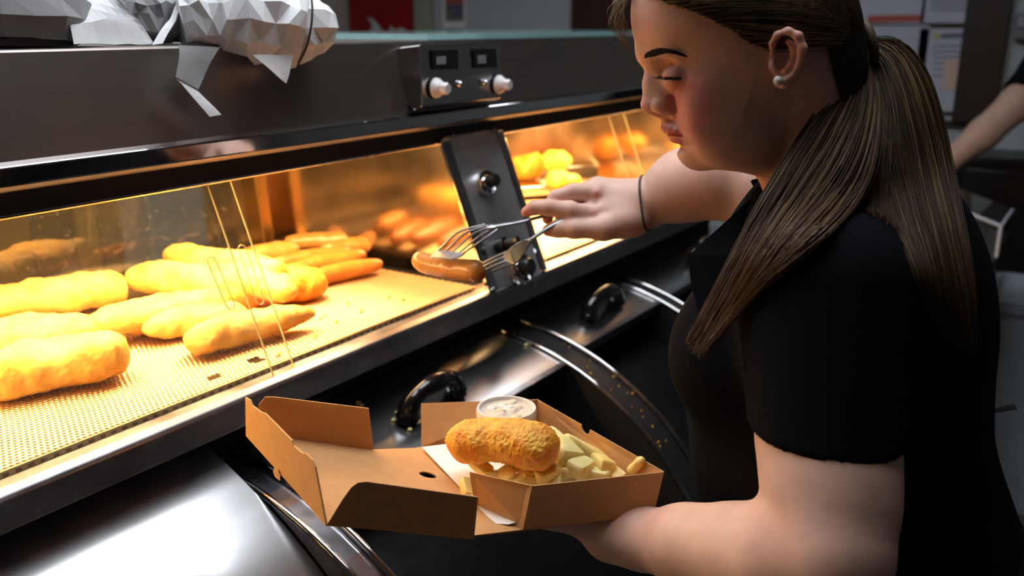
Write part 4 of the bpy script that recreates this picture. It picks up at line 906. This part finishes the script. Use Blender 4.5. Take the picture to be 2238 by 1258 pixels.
for Pn, Rn in ((UL, ULr), (LL, LLr)):
    for k in range(4):
        d_, t_s = segd(Ls, Pn[k], Pn[k + 1]); lipm_ = np.maximum(lipm_, np.clip((Rn[k] + (Rn[k + 1] - Rn[k]) * t_s + .0024 - d_) / .0012, 0, 1) * (1 if Pn is LL else np.clip((Ls[:, 1] - (Pn[k][1] + (Pn[k + 1][1] - Pn[k][1]) * t_s) + .0030) / .0012, 0, 1)))
hc = lerp(hc, np.array([.46, .10, .09]), lipm_ * .85)
def armcol(V, spots):
    c = np.tile(SK, (len(V), 1))
    for p, r, s_ in spots: c = lerp(c, np.array([.62, .24, .18]), blob(V, p, (r,) * 3, s_))
    return c
lc = armcol(LV, [(at(1690, 1170, .75), .03, .25), (at(1440, 1150, .86), .03, .3)])
rc = armcol(RV, [(at(1152, 463, 1.15), .014, .6), (at(1198, 500, 1.15), .014, .6), (at(1197, 480, 1.16), .01, .6), (at(1304, 421, 1.15), .006, .7), (at(1297, 466, 1.14), .006, .7), (at(1215, 440, 1.145), .01, .4)])
pl_ = tF.O; ploc = at(1850, 900, .98); ploc[2] = 0
pw = thing('person', ploc); tag(pw, 'worker in black with a long ponytail holding tongs and an open food box', 'person')
n1, n2, n3 = len(HV), len(LV), len(RV)
mk('body', np.concatenate([HV, LV, RV, TV]), np.concatenate([HQ, LQ + n1, RQ + n1 + n2, TQ + n1 + n2 + n3]), 'skin', pw, smooth=True, colr=np.concatenate([hc, lc, rc, np.tile(SK, (len(TV), 1))]))
# shirt
sF = Field(np.array([-.42, -.5, -.42]) + at(1800, 800, .95), np.array([.48, .42, .42]) + at(1800, 800, .95), .0042)
torso(sF, .002, .05)
def clipped(F, a, b, ra, rb, cut, k, pl=None):
    a = np.array(a); b = np.array(b); ab = b - a; L2 = ab @ ab; u = ab / math.sqrt(L2)
    def fn(X, Y, Z):
        px, py, pz = X - a[0], Y - a[1], Z - a[2]; q = (px * ab[0] + py * ab[1] + pz * ab[2]) / L2; t = np.clip(q, 0, 1.2)
        d = np.sqrt((px - t * ab[0]) ** 2 + (py - t * ab[1]) ** 2 + (pz - t * ab[2]) ** 2) - (ra + (rb - ra) * t); e = (q - cut) * math.sqrt(L2) if pl is None else (X - pl[0][0]) * pl[1][0] + (Y - pl[0][1]) * pl[1][1] + (Z - pl[0][2]) * pl[1][2]; return smax(d, e, .004)
    m_ = max(ra, rb); F.op(fn, np.minimum(a, b) - m_ - .05, np.maximum(a, b) + m_ + .05, k)
u_ax = at(1808, 965, .79) - at(1806, 615, .806); u_ax /= np.linalg.norm(u_ax)
clipped(sF, at(1808, 650, .818), at(1808, 965, .79), .0800, .0655, .985, .035, (at(1808, 950, .79), (-np.array([0, 0, 1.]) - .03 * CR + .15 * u_ax) / 1.03))
clipped(sF, at(1770, 560, 1.08), at(1690, 452, 1.105), .074, .060, .95, .035)
SV, SQ = sF.mesh()
# drop the lower part of the torso field that the trousers cover
mk('shirt', SV, SQ, 'black_cloth', pw, smooth=True)
uF = Field(np.array([-.42, -.5, -1.1]) + at(1800, 800, .95), np.array([.48, .42, -.1]) + at(1800, 800, .95), .010)
uF.ell(at(1890, 1330, 1.02), (.175, .185, .20), .05)
for sx in (-1, 1):
    hip = at(1890, 1400, 1.02) + np.array([hn[0], hn[1], 0]) * .085 * sx; hip[2] = .78; ft = hip.copy(); ft[2] = .04
    uF.cone(hip, (hip + ft) / 2, .098, .075, .04); uF.cone((hip + ft) / 2, ft, .075, .062, .04)
UV, UQ = uF.mesh(); mk('trousers', UV, UQ, 'apron_cloth', pw, smooth=True)
for sx in (-1, 1):
    hip = at(1890, 1400, 1.02) + np.array([hn[0], hn[1], 0]) * .085 * sx; f0 = np.array([hip[0], hip[1], .035]); fd = -np.array([hr[0], hr[1], 0]); fd /= np.linalg.norm(fd)
    MB().tube([f0 - fd * .05, f0, f0 + fd * .09, f0 + fd * .17], [.03, .04, .042, .028], 14, True, .85).build('shoe', 'black_plastic', pw, smooth=True)
# collar, placket, apron string
cpts = [at(*q) for q in ((1648, 455, .93), (1700, 475, .885), (1770, 470, .865), (1850, 440, .875), (1890, 415, .92), (1850, 400, .985), (1760, 390, 1.01), (1680, 400, 1.0), (1645, 395, .975))]
MB().tube(spline(cpts, 40), .016 * np.clip(np.minimum(np.linspace(0, 6, 40), np.linspace(6, 0, 40)) + .15, 0, 1), 10, True, .55, upv=hn).build('collar', 'black_cloth', pw, smooth=True)
MB().panel([at(*q) for q in ((1640, 440, .915), (1508, 560, .90), (1512, 620, .893), (1545, 742, .873), (1560, 690, .868), (1600, 560, .878))], .003).build('shirt_placket', 'black_cloth', pw)
MB().tube(spline([at(*q) for q in ((1930, 960, .93), (2040, 932, .95), (2125, 912, .955), (2175, 897, .95), (2218, 888, .945))], 14), np.r_[np.full(9, .004), np.linspace(.004, .0062, 5)], 8, True, .35).build('apron_string', 'apron_cloth', pw, smooth=True)
# eyes
for s_ in (1, -1):
    c = g(1480, 168, .0285); c[2] *= s_; cw = hw(c); fwd = hw(c + np.array([-.01, .0040, .0035]) * [1, 1, s_]) - cw; fwd /= np.linalg.norm(fwd)
    e = MB().revolve([(.0116 * math.cos(a) + 1e-5, .0116 * math.sin(a)) for a in np.linspace(-1.57, 1.57, 17)], cw, fwd, 24).build('eyeball', 'eye_white', pw, smooth=True)
    MB().revolve([(.0082, .0084), (.0076, .0090), (.005, .0110), (.0005, .0122)], cw, fwd, 20).build('iris', 'iris', e, smooth=True)
    lm = MB(); r_ = random.Random(3)
    for k in range(24):
        t = k / 23; u = 1441 + 50 * t; v = 165.5 + 3 * t + 1.5 * math.sin(t * 3); n_e = .0205 + .026 * t; b = g(u, v, n_e); ln_ = .0085 * (1 - .25 * abs(t - .4))
        d = np.array([-1.0 + .55 * t, .28 + r_.uniform(-.12, .12), .25 + .75 * t]); d /= np.linalg.norm(d)
        p = [b, b + d * ln_ * .5 + [0, .0012, 0], b + d * ln_ + [0, -.0004, 0]]; p = [q * [1, 1, s_] for q in p]
        lm.tube([hw(q) for q in p], [.00032, .00026, .0001], 4)
    lm.build('eyelashes', 'lash', pw)
# surface lookup on the head for brow hairs and the earring
bvh = BVHTree.FromPolygons([tuple(v) for v in HV], [tuple(int(i) for i in f) for f in HQ])
def hit(u, v): d = ray(u, v); d = d / np.linalg.norm(d); r = bvh.ray_cast(Vector(CC), Vector(d)); return (np.array(r[0]), np.array(r[1])) if r[0] else (None, None)
brow = spline([(1409, 122, 0), (1420, 116, 0), (1437, 110, 0), (1452, 108, 0), (1472, 112, 0), (1492, 119, 0)], 50)
for s_ in (1, -1):
    bm_ = MB(); r_ = random.Random(5)
    for k in range(520):
        t = r_.random(); i = int(t * 48); q = brow[i]; wd = 6.3 * (1 - .75 * max(0, t - .35) / .65) * (.55 + .45 * min(1, t * 5)); P, N_ = hit(q[0] + r_.uniform(-2, 2), q[1] + r_.uniform(-wd, wd) + 1.5)
        if P is None: continue
        L0 = (P - OH) @ HA.T; dr_ = np.array([1., -.55 + t * 1.0, .35]); nl = N_ @ HA.T; dr_ = dr_ - nl * (dr_ @ nl); dr_ /= np.linalg.norm(dr_); p = [L0 + nl * .0001, L0 + dr_ * .003 + nl * .0007, L0 + dr_ * .006 + nl * .0003]
        bm_.tube([hw(x * [1, 1, s_]) for x in p], [.0003, .00028, .0001], 3)
    bm_.build('eyebrow', 'brow', pw)
P, N_ = hit(1704, 178)
if P is not None: MB().revolve([(.0044 * math.cos(a) + 1e-5, .0044 * math.sin(a)) for a in np.linspace(-1.57, 1.57, 13)], P + N_ * .0030, hn, 20).build('earring', 'pearl', pw, smooth=True)
# wristband
wc = at(1413, 443, 1.168); wt = at(1480, 415, 1.152) - at(1330, 445, 1.168); wt /= np.linalg.norm(wt); wa = np.cross(wt, hn); wa /= np.linalg.norm(wa); wb = np.cross(wt, wa); wt2 = wt
bvr = BVHTree.FromPolygons([tuple(v) for v in RV], [tuple(int(i) for i in f) for f in RQ])
ring = []
for a in np.linspace(0, 2 * np.pi, 36, endpoint=False):
    d = math.cos(a) * wa + math.sin(a) * wb; d = d + wt * .18 * math.sin(a); d /= np.linalg.norm(d); r = bvr.ray_cast(Vector(wc + d * .09), Vector(-d)); ring.append((np.array(r[0]) if r[0] else wc + d * .03) + d * .0008)
ring.append(ring[0]); MB().tube(ring, .0016, 6).build('wristband', 'band', pw, smooth=True)
# ---------------------------------------------------------------- hair
tie = g(1882, 88, 0.)
hlx = [(1300, -50), (1392, -14), (1440, 16), (1500, 40), (1560, 70), (1600, 98), (1640, 114), (1662, 100), (1685, 78), (1718, 60), (1756, 74), (1768, 112), (1784, 168), (1804, 222), (1830, 280), (1870, 318), (1900, 318), (1990, 300)]
def hair_ok(u, v):                                # hair-covered region of the profile plane
    return v < np.interp(u, [q[0] for q in hlx], [q[1] for q in hlx])
capF = Field(hl(1370, -160) - [.02, .015, .09], hl(1930, 340) + [.02, 0, .09], .003, OH, HA)
capF.op(lambda X, Y, Z: head_mass(X, Y, Z) - .0045, [-1] * 3, [1] * 3, .001)
capF.chain([g(1752, 180), g(1788, 360)], [.0525, .0555], .022)
hx = np.array([g(*q)[0] for q in hlx]); hy = np.array([g(*q)[1] for q in hlx])
capF.op(lambda X, Y, Z: -(np.interp(X, hx, hy) - Y) + 0 * Z, [-1] * 3, [1] * 3, .003, 'keep') if False else None
S, (X_, Y_, Z_) = capF.sl(np.array([-9.] * 3), np.array([9.] * 3)); capF.F = np.maximum(capF.F, (Y_ - np.interp(X_, hx, hy).astype(np.float32)) * .6 + 0 * Z_).astype(np.float32)
capF.F[0] = capF.F[-1] = 1; capF.F[:, 0] = capF.F[:, -1] = 1
CV, CQ = capF.mesh()
hrt = mk('hair', CV, CQ, 'hair_base', pw, smooth=True)
class Strands:
    def __init__(s): s.P = []; s.r = []; s.c = []
    def add(s, P, r0, r1, c): s.P.append(np.asarray(P)); s.r.append((r0, r1)); s.c.append(c)
    def build(s, name, par):
        P = np.array(s.P); n, m, _ = P.shape; T = np.gradient(P, axis=1); T /= np.linalg.norm(T, axis=2)[..., None] + 1e-9
        A = np.cross(T, hn + .2 * hr); A /= np.linalg.norm(A, axis=2)[..., None] + 1e-9; B = np.cross(A, T); r = np.array(s.r); t = np.linspace(0, 1, m)
        rad = (r[:, :1] + (r[:, 1:] - r[:, :1]) * t ** 3)[..., None, None]; th = np.arange(3) * 2 * np.pi / 3
        V = P[:, :, None] + rad * (np.cos(th)[None, None, :, None] * A[:, :, None] + np.sin(th)[None, None, :, None] * B[:, :, None])
        base = (np.arange(n) * m * 3)[:, None, None]; i = np.arange(m - 1)[None, :, None]; j = np.arange(3)[None, None, :]; j2 = (j + 1) % 3
        F = np.stack([base + i * 3 + j, base + i * 3 + j2, base + (i + 1) * 3 + j2, base + (i + 1) * 3 + j], -1).reshape(-1, 4)
        cc = np.array(s.c); 
        if cc.ndim == 2: cc = np.repeat(cc[:, None], m, 1)
        C_ = np.repeat(cc[:, :, None], 3, 2).reshape(-1, 3); return mk(name, V.reshape(-1, 3), F, 'hair', par, smooth=True, colr=C_)
HB_ = np.array([.055, .033, .017]); HBL = np.array([.30, .185, .075]); HTIP = np.array([.20, .085, .04]); HRD = np.array([.10, .055, .028])
def hcol(k=.35):
    t = rng.random(); c = HB_ * rng.uniform(.5, 1.2)
    if t < k: c = HB_ + (HBL - HB_) * rng.uniform(.15, .75)
    return c
st = Strands(); NSEG = 14
NC = 90000; U = rng.uniform(1385, 1860, NC); Vv = rng.uniform(-125, 265, NC); HVv = np.interp(U, [q[0] for q in hlx], [q[1] for q in hlx])
ok = (Vv - 6 < HVv) & ((rng.random(NC) < .5) | (HVv - Vv < 40)); U = U[ok]; Vv = Vv[ok]      # most roots start near the hairline
A2_ = np.stack([g(1500, 100)[:2] + (u - 1500) * (g(1501, 100)[:2] - g(1500, 100)[:2]) + (v - 100) * (g(1500, 101)[:2] - g(1500, 100)[:2]) for u, v in zip(U[:16000], Vv[:16000])]); U = U[:16000]; Vv = Vv[:16000]
Bt = tie[:2] + rng.normal(0, .004, (len(U), 2)); t = np.linspace(0, 1, NSEG)
sag = .10 * np.linalg.norm(Bt - A2_, axis=1) * np.where(Vv < 60, -1, .35) * (1 - (U - 1385) / 700)
Qx = A2_[:, :1] + (Bt - A2_)[:, :1] * t; Qy = A2_[:, 1:] + (Bt - A2_)[:, 1:] * t + sag[:, None] * np.sin(np.pi * t) * .8
ok = sd_fast(Qx[:, :-3], Qy[:, :-3]).min(1) >= .0008; Qx = Qx[ok][:3300]; Qy = Qy[ok][:3300]
Nn = head_n(Qx.ravel(), Qy.ravel()).reshape(Qx.shape); Nn = Nn + (.0048 + rng.uniform(0, .0024, (len(Qx), 1))) * np.clip(Nn / .03, .3, 1); Nn[:, -4:] *= np.array([.85, .6, .35, .12])
Nn *= np.where(rng.random((len(Qx), 1)) < .8, 1, -1)
for k in range(len(Qx)): st.add(hw(np.stack([Qx[k], Qy[k], Nn[k]], 1)), .00045, .0004, hcol(.34) * 1.25)
st.build('hair_strands', hrt)
# loose front wisps
st = Strands()
for k in range(60):
    p0 = (1392 + rng.uniform(-8, 10), -40 + rng.uniform(-10, 20)); P = [g(p0[0], p0[1], rng.uniform(-.02, .03)), g(1362 + rng.uniform(-22, 8), 5 + rng.uniform(-8, 8), rng.uniform(-.01, .03)), g(1352 + rng.uniform(-25, 15), 42 + rng.uniform(-10, 20), rng.uniform(-.01, .03)), g(1382 + rng.uniform(-26, 2), 95 + rng.uniform(-25, 30), rng.uniform(-.01, .02))]
    st.add(hw(spline(P, NSEG)), .0002, .0001, HBL * rng.uniform(.4, .9))
st.build('loose_wisp', hrt)
# ponytail: guides from the tie, interpolated across each lock
bsh = BVHTree.FromPolygons([tuple(v) for v in SV], [tuple(int(i) for i in f) for f in SQ])
def lock(name, guides, N, rad, blond, tipc=None, jit=.003, nseg=20, hump=.005, over=.010):
    G = []
    for g_ in guides:
        P = spline([at(*p) for p in g_], nseg)
        for i in range(nseg):
            d = P[i] - CC; L_ = np.linalg.norm(d); r = bsh.ray_cast(Vector(CC), Vector(d / L_))
            if r[0] is not None and r[3] < L_ + over: P[i] = CC + d / L_ * (r[3] - over)
        Q = P.copy(); Q[1:-1] = .25 * P[:-2] + .5 * P[1:-1] + .25 * P[2:]; G.append(Q)
    G = np.array(G); K = len(G); lum = rng.uniform(.45, 1.5, 60); st = Strands(); t = np.linspace(0, 1, nseg)
    for k in range(N):
        s_ = rng.random() * (K - 1); i = min(int(s_), K - 2); f = s_ - i; P = G[i] * (1 - f) + G[i + 1] * f; w = rng.normal(0, 1, 3) * jit; ph = rng.uniform(0, 6.28)
        P = P + w[None] * (.35 + .65 * np.sin(np.pi * np.minimum(t * 1.1, 1)))[:, None] + hn[None] * (rng.uniform(-1, 1) * hump * np.sin(np.pi * t * .9))[:, None] + hr[None] * (.0012 * np.sin(t * 7 + ph))[:, None]
        e = rng.uniform(.82, 1.0); ti = t * e; P = np.stack([np.interp(ti, t, P[:, q]) for q in range(3)], 1)
        c0 = hcol(blond) * np.interp(s_ / (K - 1) * 59 + rng.normal(0, .6), np.arange(60), lum); c1 = c0 if tipc is None else c0 * .35 + tipc * rng.uniform(.5, 1.1) * .65
        c = c0[None] + (c1 - c0)[None] * (t ** 1.6)[:, None]; st.add(P, rad * rng.uniform(.7, 1.2), rad * .45, c)
    return st.build(name, hrt)
T0 = (1884, 92, .900)
lock('ponytail_front', [
    [T0, (1852, 175, .878), (1775, 285, .845), (1700, 405, .83), (1632, 520, .828), (1560, 645, .825), (1500, 748, .825)],
    [T0, (1862, 180, .872), (1795, 300, .835), (1722, 420, .822), (1650, 535, .82), (1580, 655, .818), (1512, 768, .82)],
    [T0, (1880, 190, .868), (1830, 320, .825), (1762, 430, .812), (1680, 545, .812), (1600, 668, .812), (1528, 782, .815)],
    [T0, (1900, 195, .866), (1870, 330, .820), (1815, 430, .805), (1725, 530, .805), (1625, 660, .806), (1538, 772, .812)],
    [T0, (1912, 200, .868), (1905, 330, .824), (1870, 430, .808), (1790, 520, .803), (1660, 620, .802), (1545, 750, .812)]], 5000, .00050, .42, HTIP)
lock('ponytail_back', [
    [T0, (1915, 190, .872), (1930, 320, .84), (1950, 440, .83), (1985, 540, .835), (2010, 620, .84), (2040, 700, .85)],
    [T0, (1935, 150, .878), (1965, 280, .85), (1990, 420, .84), (2030, 560, .842), (2060, 680, .85), (2085, 760, .86)],
    [T0, (1955, 120, .885), (2000, 235, .865), (2035, 390, .858), (2070, 540, .86), (2100, 670, .87), (2115, 770, .88)],
    [T0, (1965, 95, .90), (2025, 190, .89), (2060, 330, .882), (2092, 490, .885), (2122, 640, .89), (2132, 770, .90)]], 4000, .00050, .25, HRD)
lock('ponytail_fill', [
    [T0, (1900, 190, .876), (1880, 300, .842), (1850, 390, .825), (1840, 440, .818)],
    [T0, (1920, 190, .874), (1920, 310, .838), (1915, 420, .822), (1925, 480, .82)],
    [T0, (1930, 190, .874), (1950, 310, .842), (1965, 430, .83), (1985, 520, .832)]], 1300, .00055, .22, HRD)
tm = [hw(tie + np.array([.005 + .006 * math.cos(a), .004 + .0200 * math.cos(a), .0200 * math.sin(a)])) for a in np.linspace(0, 2 * np.pi, 30)]
MB().tube(tm, .0046, 8).build('hair_tie', 'hair_tie', pw, smooth=True)

# ================================================================== second worker at the right edge
D2 = 3.0
p2 = thing('person', at(2330, 900, D2) * [1, 1, 0]); tag(p2, 'second worker in a black shirt reaching across at the right edge', 'person')
bF = Field(np.minimum(at(2060, 360, D2), at(2500, 700, D2)) - [.25, .25, .95], np.maximum(at(2060, 360, D2), at(2400, -180, D2)) + [.3, .3, .15], .01)
sh = at(2300, 150, D2); el = at(2225, 225, D2 - .03); wr = at(2075, 352, D2 + .02); tc_ = at(2390, 330, D2 + .05)
bF.cone(sh, el, .066, .056, .02); bF.cone(el, at(2150, 292, D2), .055, .050, .02); bF.cone(at(2150, 292, D2), wr, .050, .036, .02); bF.cone(wr, at(2030, 375, D2 + .04), .034, .036, .02)
for k in range(4): bF.cone(at(2030, 372 + k * 8, D2 + .04), at(1985, 385 + k * 10, D2 + .05), .012, .010, .008)
bF.cone(tc_, at(2390, 620, D2 + .05), .16, .15, .05); bF.cone(at(2370, 10, D2 + .05), at(2385, 170, D2 + .05), .058, .07, .04); bF.ell(at(2362, -90, D2 + .05), (.085, .085, .125), .03); bF.ell(at(2340, -60, D2 + .03), (.05, .05, .07), .03)
hp_ = at(2390, 600, D2 + .05)
for sx in (-.09, .09): bF.cone(hp_ + [0, sx, 0], np.array([hp_[0], hp_[1] + sx, .06]), .085, .05, .04)
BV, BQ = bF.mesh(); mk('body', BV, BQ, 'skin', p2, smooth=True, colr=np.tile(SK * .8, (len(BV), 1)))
cF = Field(np.minimum(at(2100, 360, D2), at(2500, 1100, D2)) - [.25, .25, .5], np.maximum(at(2060, 360, D2), at(2400, 0, D2)) + [.25, .25, .12], .01)
cF.cone(tc_, hp_, .19, .18, .05); clipped(cF, sh, el, .084, .072, .88, .03); cF.cone(sh, tc_, .08, .18, .05); CV2, CQ2 = cF.mesh(); mk('shirt', CV2, CQ2, 'black_cloth', p2, smooth=True)
for sx in (-.08, .08): MB().tube([hp_ + [0, sx, .05], np.array([hp_[0], hp_[1] + sx, .4]), np.array([hp_[0], hp_[1] + sx, .03])], [.11, .085, .07], 16).build('trouser_leg', 'apron_cloth', p2, smooth=True)
hm2 = MB().revolve([(.04, -.05), (.098, -.01), (.104, .05), (.09, .11), (.05, .145), (.005, .155)], at(2374, -95, D2 + .07), (0, 0, 1), 20); hm2.build('hair', 'hair_base', p2, smooth=True)
